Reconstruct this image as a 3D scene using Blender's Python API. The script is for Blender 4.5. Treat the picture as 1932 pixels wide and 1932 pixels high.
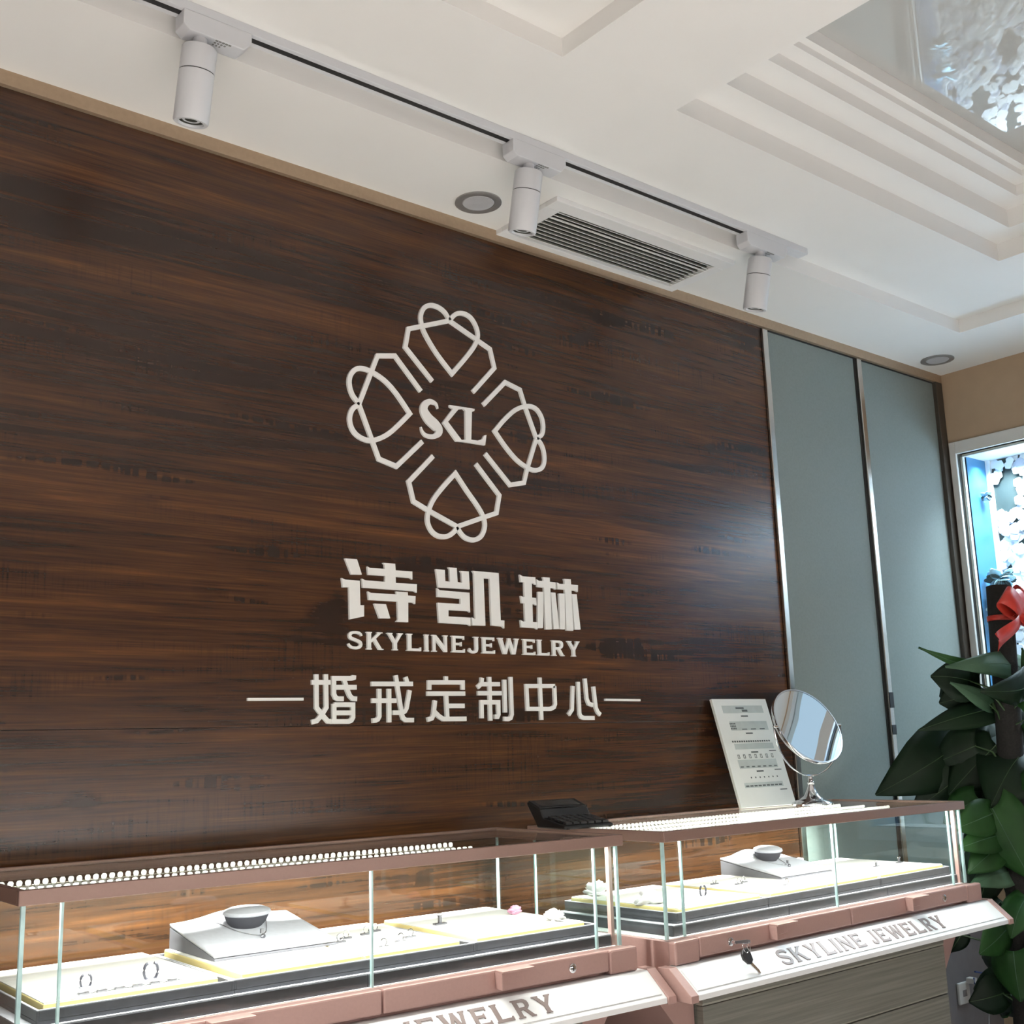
import bpy, bmesh, math, random
from mathutils import Vector, Matrix
for o in list(bpy.data.objects): bpy.data.objects.remove(o, do_unlink=True)
SC = bpy.context.scene
COL = SC.collection
R = math.radians
# ---------------------------------------------------------------- camera
cam = bpy.data.cameras.new('camera'); cam.sensor_width = 36; cam.lens = 40.8617; cam.clip_start = 0.02
CAM = bpy.data.objects.new('camera', cam); COL.objects.link(CAM)
AX = ((0.77241, -0.63441, -0.0301), (0.10357, 0.17257, -0.97954), (0.62663, 0.75348, 0.199))
mw = Matrix(((AX[0][0], -AX[1][0], -AX[2][0], 0), (AX[0][1], -AX[1][1], -AX[2][1], 0), (AX[0][2], -AX[1][2], -AX[2][2], 0), (0, 0, 0, 1)))
CAM.matrix_world = Matrix.Translation((0, -2.2, 1.25)) @ mw
SC.camera = CAM
SC.cycles.transparent_max_bounces = 40; SC.cycles.max_bounces = 8; SC.cycles.diffuse_bounces = 4; SC.cycles.glossy_bounces = 4
# ---------------------------------------------------------------- world, lamps, exposure
SC.view_settings.view_transform = 'Standard'; SC.view_settings.look = 'None'
SC.view_settings.exposure = 0.0; SC.view_settings.gamma = 1.0; SC.view_settings.use_curve_mapping = False
W = bpy.data.worlds.new('world'); SC.world = W; W.use_nodes = True
bg = W.node_tree.nodes['Background']; bg.inputs['Color'].default_value = (0.60, 0.79, 1.0, 1); bg.inputs['Strength'].default_value = 0.8
def area(name, loc, power, sx, sy, color=(1, 1, 1), spread=180, rot=(0, 0, 0), parent=None):
    l = bpy.data.lights.new(name, 'AREA'); l.shape = 'RECTANGLE'; l.size = sx; l.size_y = sy
    l.energy = power; l.color = color; l.spread = R(spread)
    o = bpy.data.objects.new(name, l); COL.objects.link(o); o.location = loc; o.rotation_euler = rot
    if parent: o.parent = parent
    return o
LAMP_POWER = 38
for k, (x, y) in enumerate(((-1.4, -2.0), (-0.5, -2.3), (0.5, -2.6), (-1.4, -3.4), (-0.2, -3.7), (1.0, -3.8))):
    area('ceiling_lamp', (x, y, 2.55), LAMP_POWER, 0.5, 0.5, (1.0, 0.965, 0.925), 110)
LED_FRONT = 8.0; LED_BACK = 9.0; COUNTER_POWER = 25.0
NICHE_POWER = 32.0
# ---------------------------------------------------------------- outlines of the lettering on the wall plane (metres), leaf ends
BIG={'shi': [[(1.3393, 1.6733), (1.3706, 1.6737), (1.383, 1.64), (1.3556, 1.6385)], [(1.3308, 1.6289), (1.3395, 1.6259), (1.3773, 1.6258), (1.3787, 1.571), (1.3884, 1.5715), (1.3882, 1.5465), (1.3511, 1.5382), (1.3496, 1.6097), (1.3336, 1.6086)], [(1.4393, 1.6711), (1.4724, 1.6714), (1.4736, 1.6562), (1.5196, 1.6568), (1.5196, 1.6381), (1.5129, 1.6415), (1.4734, 1.6413), (1.4736, 1.6271), (1.532, 1.6282), (1.5313, 1.6082), (1.5243, 1.6113), (1.3851, 1.6109), (1.383, 1.631), (1.3916, 1.6279), (1.4442, 1.6277), (1.4452, 1.6413), (1.3995, 1.6407), (1.3975, 1.6596), (1.4048, 1.6565), (1.4439, 1.6574), (1.4437, 1.6669)], [(1.3986, 1.6034), (1.4062, 1.6003), (1.4751, 1.601), (1.4752, 1.6056), (1.4738, 1.6077), (1.506, 1.6079), (1.5066, 1.6003), (1.5278, 1.6), (1.5266, 1.5817), (1.5203, 1.585), (1.5071, 1.5847), (1.5064, 1.5389), (1.4734, 1.5386), (1.4789, 1.5441), (1.4776, 1.5846), (1.4009, 1.5843)], [(1.4151, 1.5767), (1.4463, 1.5769), (1.4575, 1.5453), (1.4288, 1.5443)]], 'kai': [[(1.5868, 1.6676), (1.6129, 1.6672), (1.6137, 1.6405), (1.6277, 1.6404), (1.6271, 1.6698), (1.6228, 1.6745), (1.6481, 1.6745), (1.6501, 1.6409), (1.6632, 1.64), (1.6624, 1.6639), (1.6584, 1.6686), (1.6842, 1.6688), (1.686, 1.6258), (1.5929, 1.6247)], [(1.5896, 1.6226), (1.5975, 1.6181), (1.6848, 1.6174), (1.6855, 1.5702), (1.6804, 1.5732), (1.6213, 1.5728), (1.6209, 1.5576), (1.6855, 1.5577), (1.6858, 1.5378), (1.6795, 1.5408), (1.5935, 1.5416), (1.5902, 1.5885), (1.6569, 1.5887), (1.6579, 1.6014), (1.5899, 1.6021)], [(1.6952, 1.6713), (1.7762, 1.6716), (1.7785, 1.5559), (1.7899, 1.5556), (1.7891, 1.5363), (1.7833, 1.5406), (1.7493, 1.5421), (1.7478, 1.6557), (1.7287, 1.6552), (1.7307, 1.5405), (1.6918, 1.5397), (1.6903, 1.5585), (1.7005, 1.5548), (1.6997, 1.6658)]], 'lin': [[(1.8434, 1.6726), (1.8529, 1.6689), (1.8945, 1.6692), (1.8948, 1.6501), (1.8881, 1.6535), (1.882, 1.6536), (1.8813, 1.6172), (1.8944, 1.6168), (1.8954, 1.5982), (1.8869, 1.6015), (1.882, 1.6018), (1.8816, 1.5563), (1.8962, 1.5561), (1.8958, 1.5381), (1.8888, 1.5412), (1.8431, 1.5414), (1.8417, 1.5591), (1.8504, 1.5558), (1.8564, 1.5565), (1.8563, 1.6012), (1.8467, 1.6016), (1.8448, 1.6194), (1.8529, 1.6168), (1.8569, 1.6175), (1.8574, 1.6542), (1.8456, 1.6541)], [(1.9192, 1.6713), (1.9428, 1.6716), (1.9427, 1.6611), (1.962, 1.6606), (1.9618, 1.6421), (1.9554, 1.6452), (1.9434, 1.6453), (1.9433, 1.54), (1.9226, 1.5392), (1.9219, 1.6449), (1.9002, 1.6452), (1.8984, 1.6642), (1.9066, 1.661), (1.9215, 1.6614), (1.9218, 1.6667)], [(1.902, 1.6332), (1.9198, 1.6339), (1.9141, 1.5423), (1.8966, 1.5415)], [(1.9444, 1.634), (1.96, 1.6341), (1.9684, 1.5419), (1.9503, 1.5411)], [(1.9908, 1.6719), (2.0146, 1.6721), (2.0151, 1.6588), (2.0391, 1.6585), (2.0376, 1.6406), (2.0298, 1.6436), (2.0154, 1.6437), (2.0162, 1.5394), (1.9933, 1.5394), (1.9929, 1.644), (1.9682, 1.6439), (1.9667, 1.6609), (1.9748, 1.6579), (1.9925, 1.6585), (1.9929, 1.6662)], [(1.9723, 1.6331), (1.9912, 1.6337), (1.988, 1.5421), (1.9712, 1.542)], [(2.0161, 1.6339), (2.0329, 1.6344), (2.0417, 1.5436), (2.0218, 1.5428)]]}
SMALL=[[[(1.2684, 1.4172), (1.2694, 1.347), (1.2823, 1.3323), (1.2971, 1.3181), (1.3097, 1.3172)], [(1.2917, 1.4176), (1.293, 1.347), (1.2819, 1.3313), (1.2699, 1.3191), (1.258, 1.3165)], [(1.2572, 1.3999), (1.3032, 1.4004)], [(1.3062, 1.409), (1.3565, 1.4097), (1.3617, 1.4112), (1.3622, 1.4163)], [(1.3115, 1.4125), (1.3115, 1.3757), (1.3155, 1.3682), (1.3213, 1.3654), (1.3357, 1.3654)], [(1.3365, 1.4083), (1.3451, 1.3849), (1.3517, 1.3719), (1.3583, 1.3659), (1.3694, 1.3653)], [(1.3155, 1.39), (1.3683, 1.3905)], [(1.312, 1.3529), (1.3592, 1.3529), (1.3591, 1.3259), (1.3551, 1.3196), (1.348, 1.3169), (1.3051, 1.3173)], [(1.312, 1.3549), (1.312, 1.3144)], [(1.3132, 1.3357), (1.3582, 1.3355)]], [[(1.4068, 1.3982), (1.5177, 1.3994)], [(1.4716, 1.418), (1.4871, 1.3312), (1.4905, 1.3233), (1.4975, 1.3188), (1.519, 1.3186)], [(1.4983, 1.4146), (1.5032, 1.4001)], [(1.5091, 1.3851), (1.4999, 1.3456), (1.4952, 1.3384), (1.4876, 1.3353), (1.4627, 1.3354)], [(1.4078, 1.3616), (1.4722, 1.3617)], [(1.4274, 1.3876), (1.4269, 1.3275), (1.4232, 1.3214), (1.4183, 1.319), (1.4087, 1.3183)], [(1.4533, 1.3878), (1.453, 1.314)]], [[(1.6115, 1.4179), (1.6112, 1.4062)], [(1.5635, 1.3864), (1.5639, 1.4034), (1.6598, 1.4045), (1.6594, 1.3872)], [(1.5566, 1.3779), (1.6655, 1.3785)], [(1.6111, 1.3749), (1.613, 1.3207)], [(1.6157, 1.3501), (1.6629, 1.3501)], [(1.579, 1.3624), (1.5736, 1.3297), (1.569, 1.3222), (1.5565, 1.319)], [(1.5771, 1.3365), (1.5895, 1.3264), (1.6013, 1.3203), (1.6674, 1.3203)]], [[(1.7176, 1.416), (1.7154, 1.4024), (1.7035, 1.3932)], [(1.7146, 1.4009), (1.7709, 1.4015)], [(1.7031, 1.3796), (1.7753, 1.38)], [(1.7396, 1.4183), (1.7398, 1.3152)], [(1.7139, 1.3211), (1.7143, 1.3585), (1.7649, 1.3585), (1.7646, 1.3301), (1.7614, 1.3244), (1.7522, 1.3245)], [(1.7855, 1.4124), (1.7855, 1.3342)], [(1.8053, 1.4193), (1.8056, 1.3298), (1.8015, 1.3213), (1.7947, 1.3187), (1.7805, 1.3194)]], [[(1.9477, 1.3989), (1.855, 1.398), (1.8564, 1.3426), (1.9309, 1.3424), (1.9423, 1.3468), (1.9467, 1.3543), (1.9465, 1.3989)], [(1.8989, 1.4192), (1.9, 1.3156)]], [[(2.0085, 1.3995), (2.0028, 1.3408), (1.9906, 1.3279)], [(2.0273, 1.4103), (2.0278, 1.3301), (2.0323, 1.3226), (2.0417, 1.3195), (2.0783, 1.3192)], [(2.0513, 1.4189), (2.055, 1.3679), (2.0606, 1.3558), (2.0752, 1.3512)], [(2.0802, 1.3987), (2.0854, 1.3451), (2.0911, 1.3344), (2.1001, 1.3273)]]]
DASH=[[(1.1093, 1.3637), (1.2377, 1.3646)], [(2.1197, 1.3654), (2.2483, 1.3644)]]
PETALS=[[[(1.5871, 2.129), (1.5088, 2.2005), (1.5186, 2.2484), (1.6427, 2.2966), (1.77, 2.2477), (1.7823, 2.1998), (1.7114, 2.1237)], [(1.6427, 2.2966), (1.6299, 2.3144), (1.6105, 2.3239), (1.5867, 2.3244), (1.5673, 2.3141), (1.5563, 2.2943), (1.5567, 2.2723), (1.5681, 2.2454), (1.6014, 2.2027), (1.6472, 2.1594), (1.6891, 2.2071), (1.7172, 2.2427), (1.7303, 2.27), (1.7291, 2.2926), (1.7148, 2.3154), (1.6947, 2.3247), (1.6722, 2.3227), (1.6563, 2.3128), (1.6427, 2.2966)]], [[(1.5528, 2.0976), (1.479, 2.1724), (1.4295, 2.1626), (1.3779, 2.0361), (1.4313, 1.9132), (1.4797, 1.902), (1.5547, 1.9728)], [(1.3799, 2.0364), (1.3616, 2.0537), (1.3525, 2.0777), (1.3552, 2.1005), (1.3706, 2.1188), (1.3919, 2.1236), (1.4193, 2.1183), (1.4508, 2.1042), (1.4827, 2.0783), (1.5195, 2.0363), (1.4898, 2.006), (1.4575, 1.9768), (1.4278, 1.9597), (1.4025, 1.9532), (1.3757, 1.9594), (1.3587, 1.9753), (1.353, 1.998), (1.3607, 2.0213), (1.3799, 2.0364)]], [[(1.7434, 2.0958), (1.8162, 2.168), (1.8656, 2.1565), (1.8807, 2.115), (1.9159, 2.0344), (1.8808, 1.9482), (1.8683, 1.91), (1.8223, 1.8992), (1.7448, 1.9698)], [(1.9159, 2.0344), (1.9346, 2.0468), (1.941, 2.069), (1.9359, 2.0952), (1.9171, 2.1145), (1.8856, 2.1158), (1.8466, 2.0986), (1.8077, 2.0652), (1.7779, 2.0325), (1.8099, 1.9982), (1.8461, 1.9679), (1.881, 1.9519), (1.9072, 1.9478), (1.9309, 1.9577), (1.9407, 1.9788), (1.939, 2.0053), (1.9301, 2.0231), (1.9159, 2.0344)]], [[(1.5854, 1.9412), (1.5141, 1.8694), (1.5268, 1.8236), (1.5681, 1.8068), (1.6535, 1.7757), (1.7351, 1.8068), (1.7759, 1.8218), (1.7867, 1.8683), (1.7148, 1.9392)], [(1.6535, 1.7757), (1.6416, 1.7606), (1.621, 1.7486), (1.5959, 1.7477), (1.5763, 1.7589), (1.566, 1.7808), (1.5702, 1.807), (1.5853, 1.8364), (1.6154, 1.8713), (1.6513, 1.9075), (1.6841, 1.8689), (1.7139, 1.8366), (1.733, 1.8101), (1.7379, 1.7857), (1.7269, 1.7605), (1.7046, 1.7479), (1.6786, 1.7501), (1.6617, 1.7625), (1.6535, 1.7757)]]]
MONO={'S': [[1.6018, 2.0619, 0.0035], [1.5978, 2.072, 0.0082], [1.5894, 2.0756, 0.0129], [1.5784, 2.0759, 0.0164], [1.5669, 2.069, 0.0211], [1.5604, 2.0579, 0.0257], [1.5627, 2.0458, 0.0304], [1.5746, 2.0317, 0.0339], [1.5912, 2.0208, 0.0351], [1.6024, 2.0111, 0.0304], [1.6022, 2.0004, 0.0222], [1.5919, 1.9917, 0.0152], [1.5779, 1.9886, 0.0129], [1.5633, 1.9903, 0.0117], [1.5543, 1.9984, 0.0082], [1.5512, 2.0085, 0.0035]], 'K': [(1.6365, 2.0771), (1.6812, 2.0787), (1.6811, 2.075), (1.6642, 2.0708), (1.6312, 2.0335), (1.6722, 1.9929), (1.6854, 1.9941), (1.6853, 1.9904), (1.6547, 1.9874), (1.6148, 2.0291), (1.6467, 2.0686), (1.6373, 2.0714)], 'L': [(1.679, 2.0787), (1.7145, 2.0798), (1.713, 2.0741), (1.7053, 2.0709), (1.701, 1.9986), (1.7211, 1.9993), (1.736, 2.0052), (1.7427, 2.0161), (1.7495, 2.0179), (1.7446, 1.9907), (1.6678, 1.9893), (1.6692, 1.9931), (1.6833, 1.9963), (1.6845, 2.0705), (1.6788, 2.0739)]}
LAT=[('S', 1.3468, 1.3847, 1.5127, 1.4735), ('K', 1.3944, 1.4391, 1.5131, 1.4741), ('Y', 1.4488, 1.4918, 1.5135, 1.4752), ('L', 1.5019, 1.5419, 1.5143, 1.4748), ('I', 1.5513, 1.5641, 1.514, 1.475), ('N', 1.5726, 1.618, 1.5132, 1.475), ('E', 1.6285, 1.6675, 1.5143, 1.4749), ('J', 1.6767, 1.7094, 1.513, 1.475), ('E', 1.7185, 1.7586, 1.5137, 1.4755), ('W', 1.7684, 1.8349, 1.5139, 1.4751), ('E', 1.8458, 1.8869, 1.5144, 1.4752), ('L', 1.8931, 1.9332, 1.5141, 1.4743), ('R', 1.9409, 1.984, 1.514, 1.4753), ('Y', 1.9942, 2.0371, 1.5138, 1.4753)]
LEAVES=[([3.329, -0.42, 1.438], [3.097, -0.32, 1.503], 0.035), ([3.475, -0.45, 1.429], [3.096, -0.4, 1.441], 0.085), ([3.37, -0.5, 1.398], [3.093, -0.5, 1.365], 0.1), ([3.284, -0.42, 1.332], [3.147, -0.38, 1.398], 0.045), ([3.319, -0.42, 1.324], [3.087, -0.3, 1.265], 0.075), ([3.317, -0.3, 1.227], [3.053, -0.16, 1.083], 0.17), ([3.312, -0.34, 1.18], [3.17, -0.2, 1.032], 0.15), ([3.295, -0.42, 1.217], [3.213, -0.3, 1.077], 0.15), ([3.363, -0.48, 1.207], [3.184, -0.44, 1.043], 0.2), ([3.178, -0.45, 1.044], [3.253, -0.5, 0.847], 0.14), ([3.175, -0.45, 1.029], [3.053, -0.4, 0.993], 0.09), ([3.199, -0.45, 0.97], [3.056, -0.4, 0.94], 0.075), ([3.195, -0.44, 0.934], [3.1, -0.4, 0.871], 0.08), ([3.253, -0.44, 0.865], [3.099, -0.4, 0.838], 0.07), ([3.228, -0.5, 0.807], [3.112, -0.5, 0.709], 0.1), ([3.205, -0.44, 0.718], [3.083, -0.42, 0.664], 0.09), ([3.189, -0.46, 0.662], [3.162, -0.48, 0.538], 0.11), ([3.208, -0.3, 0.69], [3.201, -0.26, 0.636], 0.05), ([3.373, -0.5, 1.413], [3.355, -0.5, 1.495], 0.03), ([3.324, -0.42, 1.073], [3.426, -0.42, 0.976], 0.12), ([3.4, -0.3, 1.115], [3.359, -0.25, 1.007], 0.12), ([3.374, -0.34, 0.766], [3.313, -0.3, 0.702], 0.1), ([3.495, -0.36, 0.908], [3.408, -0.34, 0.778], 0.12), ([3.382, -0.3, 0.883], [3.326, -0.28, 0.736], 0.12), ([3.442, -0.42, 1.316], [3.434, -0.45, 1.19], 0.13), ([3.539, -0.33, 1.271], [3.446, -0.28, 1.161], 0.12), ([3.654, -0.3, 1.088], [3.517, -0.3, 0.998], 0.12), ([3.467, -0.34, 0.696], [3.383, -0.32, 0.571], 0.12), ([3.401, -0.3, 0.974], [3.346, -0.3, 0.856], 0.12)]
# ---------------------------------------------------------------- helpers
class MB:
    def __init__(s): s.v = []; s.f = []; s.mi = []; s.cur = 0
    def add(s, vs, fs):
        n = len(s.v); s.v += [tuple(v) for v in vs]
        for f in fs: s.f.append([i + n for i in f]); s.mi.append(s.cur)
        return s
    def box(s, x0, x1, y0, y1, z0, z1):
        x0, x1 = min(x0, x1), max(x0, x1); y0, y1 = min(y0, y1), max(y0, y1); z0, z1 = min(z0, z1), max(z0, z1)
        return s.add([(x0, y0, z0), (x1, y0, z0), (x1, y1, z0), (x0, y1, z0), (x0, y0, z1), (x1, y0, z1), (x1, y1, z1), (x0, y1, z1)],
                     [(0, 3, 2, 1), (4, 5, 6, 7), (0, 1, 5, 4), (1, 2, 6, 5), (2, 3, 7, 6), (3, 0, 4, 7)])
    def prism(s, pts, d):            # closed 3-D outline pushed along d
        d = Vector(d); n = len(pts); a = [Vector(p) for p in pts]
        vs = a + [p + d for p in a]
        return s.add(vs, [list(range(n)), list(range(2 * n - 1, n - 1, -1))] + [(i, i + n, (i + 1) % n + n, (i + 1) % n) for i in range(n)])
    def lathe(s, prof, n=28, org=(0, 0, 0), axis=(0, 0, 1), sx=1, sy=1, cap=True):
        ax = Vector(axis).normalized(); q = Vector((0, 0, 1)).rotation_difference(ax); o = Vector(org)
        vs = []
        for r, z in prof:
            for k in range(n):
                t = 2 * math.pi * k / n
                vs.append(o + q @ Vector((r * math.cos(t) * sx, r * math.sin(t) * sy, z)))
        fs = []
        for j in range(len(prof) - 1):
            for k in range(n):
                fs.append((j * n + k, j * n + (k + 1) % n, (j + 1) * n + (k + 1) % n, (j + 1) * n + k))
        if cap:
            fs.append(list(range(n))[::-1]); fs.append([(len(prof) - 1) * n + k for k in range(n)])
        return s.add(vs, fs)
    def tube(s, pts, r, n=8):
        pts = [Vector(p) for p in pts]; rs = r if isinstance(r, (list, tuple)) else [r] * len(pts)
        vs = []; up = Vector((0, 0, 1))
        for i, p in enumerate(pts):
            t = (pts[min(i + 1, len(pts) - 1)] - pts[max(i - 1, 0)]).normalized()
            a = t.cross(up)
            if a.length < 1e-3: a = t.cross(Vector((1, 0, 0)))
            a.normalize(); b = t.cross(a)
            for k in range(n):
                w = 2 * math.pi * k / n; vs.append(p + (a * math.cos(w) + b * math.sin(w)) * rs[i])
        fs = [(j * n + k, j * n + (k + 1) % n, (j + 1) * n + (k + 1) % n, (j + 1) * n + k) for j in range(len(pts) - 1) for k in range(n)]
        fs += [list(range(n))[::-1], [(len(pts) - 1) * n + k for k in range(n)]]
        return s.add(vs, fs)
    def ribbon(s, pts, w, y0, y1, closed=False, wid=None):   # flat stroke in the x-z plane, pushed from y0 to y1
        P = [Vector((p[0], p[1])) for p in pts]
        if closed: P = P[:-1]
        n = len(P); Lf = []; Rt = []
        for i in range(n):
            a = P[i - 1] if (i > 0 or closed) else None; b = P[(i + 1) % n] if (i < n - 1 or closed) else None
            d0 = (P[i] - a).normalized() if a is not None else (b - P[i]).normalized()
            d1 = (b - P[i]).normalized() if b is not None else d0
            m = (d0 + d1)
            m = d1 if m.length < 1e-4 else m.normalized()
            nn = Vector((-m.y, m.x)); c = max(0.42, nn.dot(Vector((-d1.y, d1.x))))
            h = (wid[i] if wid else w) / 2 / c
            Lf.append(P[i] + nn * h); Rt.append(P[i] - nn * h)
        vs = [];
        for y in (y0, y1):
            vs += [(p.x, y, p.y) for p in Lf] + [(p.x, y, p.y) for p in Rt]
        fs = []
        m = n if closed else n - 1
        for i in range(m):
            j = (i + 1) % n
            fs += [(i, j, n + j, n + i), (2 * n + i, 3 * n + i, 3 * n + j, 2 * n + j), (i, 2 * n + i, 2 * n + j, j), (n + i, n + j, 3 * n + j, 3 * n + i)]
        if not closed: fs += [(0, n, 3 * n, 2 * n), (n - 1, 3 * n - 1, 4 * n - 1, 2 * n - 1)]
        return s.add(vs, fs)
    def sheet(s, rows, thick=0.0):
        nr = len(rows); nc = len(rows[0]); vs = [p for r in rows for p in r]
        fs = [(i * nc + j, i * nc + j + 1, (i + 1) * nc + j + 1, (i + 1) * nc + j) for i in range(nr - 1) for j in range(nc - 1)]
        return s.add(vs, fs)
def obj(name, mb, mat, parent=None, smooth=False, bevel=0, loc=None, recalc=True, solid=0):
    me = bpy.data.meshes.new(name); me.from_pydata(mb.v, [], mb.f)
    mats = mat if isinstance(mat, (list, tuple)) else [mat]
    for m in mats: me.materials.append(m)
    for p, i in zip(me.polygons, mb.mi): p.material_index = min(i, len(mats) - 1)
    if recalc:
        bm = bmesh.new(); bm.from_mesh(me); bmesh.ops.recalc_face_normals(bm, faces=bm.faces); bm.to_mesh(me); bm.free()
    if smooth:
        for p in me.polygons: p.use_smooth = True
    o = bpy.data.objects.new(name, me); COL.objects.link(o)
    if parent: o.parent = parent
    if loc: o.location = loc
    if solid:
        m = o.modifiers.new('solid', 'SOLIDIFY'); m.thickness = solid; m.offset = 0
    if bevel:
        m = o.modifiers.new('bevel', 'BEVEL'); m.width = bevel; m.segments = 2; m.limit_method = 'ANGLE'; m.angle_limit = R(40)
    if smooth and hasattr(me, 'set_sharp_from_angle'): me.set_sharp_from_angle(angle=R(40))
    return o
def empty(name, loc=(0, 0, 0), rz=0):
    o = bpy.data.objects.new(name, None); COL.objects.link(o); o.location = loc; o.rotation_euler = (0, 0, rz); o.empty_display_size = 0.05
    return o
def tag(o, label=None, cat=None, group=None, kind=None):
    if label: o['label'] = label
    if cat: o['category'] = cat
    if group: o['group'] = group
    if kind: o['kind'] = kind
    return o
def copy_tree(o, parent=None):
    c = o.copy(); COL.objects.link(c)
    if parent: c.parent = parent
    for ch in list(o.children): copy_tree(ch, c)
    return c
# ---------------------------------------------------------------- materials
def new_mat(name):
    m = bpy.data.materials.new(name); m.use_nodes = True
    return m, m.node_tree.nodes, m.node_tree.links, m.node_tree.nodes['Principled BSDF']
def plain(name, col, rough=0.5, metal=0.0, var=0.06, scale=40, bump=0.0, spec=0.5, emit=None, estr=0, trans=0, sheen=0):
    m, N, L, B = new_mat(name)
    tc = N.new('ShaderNodeTexCoord'); nz = N.new('ShaderNodeTexNoise'); nz.inputs['Scale'].default_value = scale; nz.inputs['Detail'].default_value = 4
    L.new(tc.outputs['Object'], nz.inputs['Vector'])
    cr = N.new('ShaderNodeValToRGB')
    cr.color_ramp.elements[0].position = 0.25; cr.color_ramp.elements[1].position = 0.75
    cr.color_ramp.elements[0].color = tuple(c * (1 - var) for c in col) + (1,)
    cr.color_ramp.elements[1].color = tuple(min(1, c * (1 + var)) for c in col) + (1,)
    L.new(nz.outputs['Fac'], cr.inputs['Fac']); L.new(cr.outputs['Color'], B.inputs['Base Color'])
    B.inputs['Roughness'].default_value = rough; B.inputs['Metallic'].default_value = metal; B.inputs['Specular IOR Level'].default_value = spec
    if bump:
        b = N.new('ShaderNodeBump'); b.inputs['Strength'].default_value = bump; b.inputs['Distance'].default_value = 0.002
        L.new(nz.outputs['Fac'], b.inputs['Height']); L.new(b.outputs['Normal'], B.inputs['Normal'])
    if emit: B.inputs['Emission Color'].default_value = (*emit, 1); B.inputs['Emission Strength'].default_value = estr
    if sheen: B.inputs['Sheen Weight'].default_value = sheen
    return m
def glass_mat(name, tint=(0.97, 1, 0.99), rough=0.0, ior=1.5):
    m, N, L, B = new_mat(name); N.remove(B); out = N['Material Output']
    tr = N.new('ShaderNodeBsdfTransparent'); tr.inputs['Color'].default_value = (*tint, 1)
    gl = N.new('ShaderNodeBsdfGlossy'); gl.inputs['Roughness'].default_value = rough
    ge = N.new('ShaderNodeNewGeometry'); dt = N.new('ShaderNodeVectorMath'); dt.operation = 'DOT_PRODUCT'
    L.new(ge.outputs['Incoming'], dt.inputs[0]); L.new(ge.outputs['Normal'], dt.inputs[1])
    def mt(op, a, b=0.0):
        n = N.new('ShaderNodeMath'); n.operation = op
        for i, v in enumerate((a, b)):
            if isinstance(v, float): n.inputs[i].default_value = v
            else: L.new(v, n.inputs[i])
        return n.outputs[0]
    fz = mt('MULTIPLY_ADD', mt('POWER', mt('SUBTRACT', 1.0, mt('ABSOLUTE', dt.outputs['Value'])), 5.0), 0.8); fz.node.inputs[2].default_value = 0.03
    nz = N.new('ShaderNodeTexNoise'); nz.inputs['Scale'].default_value = 3; tc = N.new('ShaderNodeTexCoord')
    bp = N.new('ShaderNodeBump'); bp.inputs['Strength'].default_value = 0.01; bp.inputs['Distance'].default_value = 0.01
    L.new(tc.outputs['Object'], nz.inputs['Vector']); L.new(nz.outputs['Fac'], bp.inputs['Height']); L.new(bp.outputs['Normal'], gl.inputs['Normal'])
    mx = N.new('ShaderNodeMixShader'); L.new(fz, mx.inputs['Fac']); L.new(tr.outputs[0], mx.inputs[1]); L.new(gl.outputs[0], mx.inputs[2])
    L.new(mx.outputs[0], out.inputs['Surface'])
    return m
def mapped(N, L, scale, loc=(0, 0, 0), src='Object'):
    tc = N.new('ShaderNodeTexCoord'); mp = N.new('ShaderNodeMapping'); mp.inputs['Scale'].default_value = scale; mp.inputs['Location'].default_value = loc
    L.new(tc.outputs[src], mp.inputs['Vector']); return mp.outputs['Vector']
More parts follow.
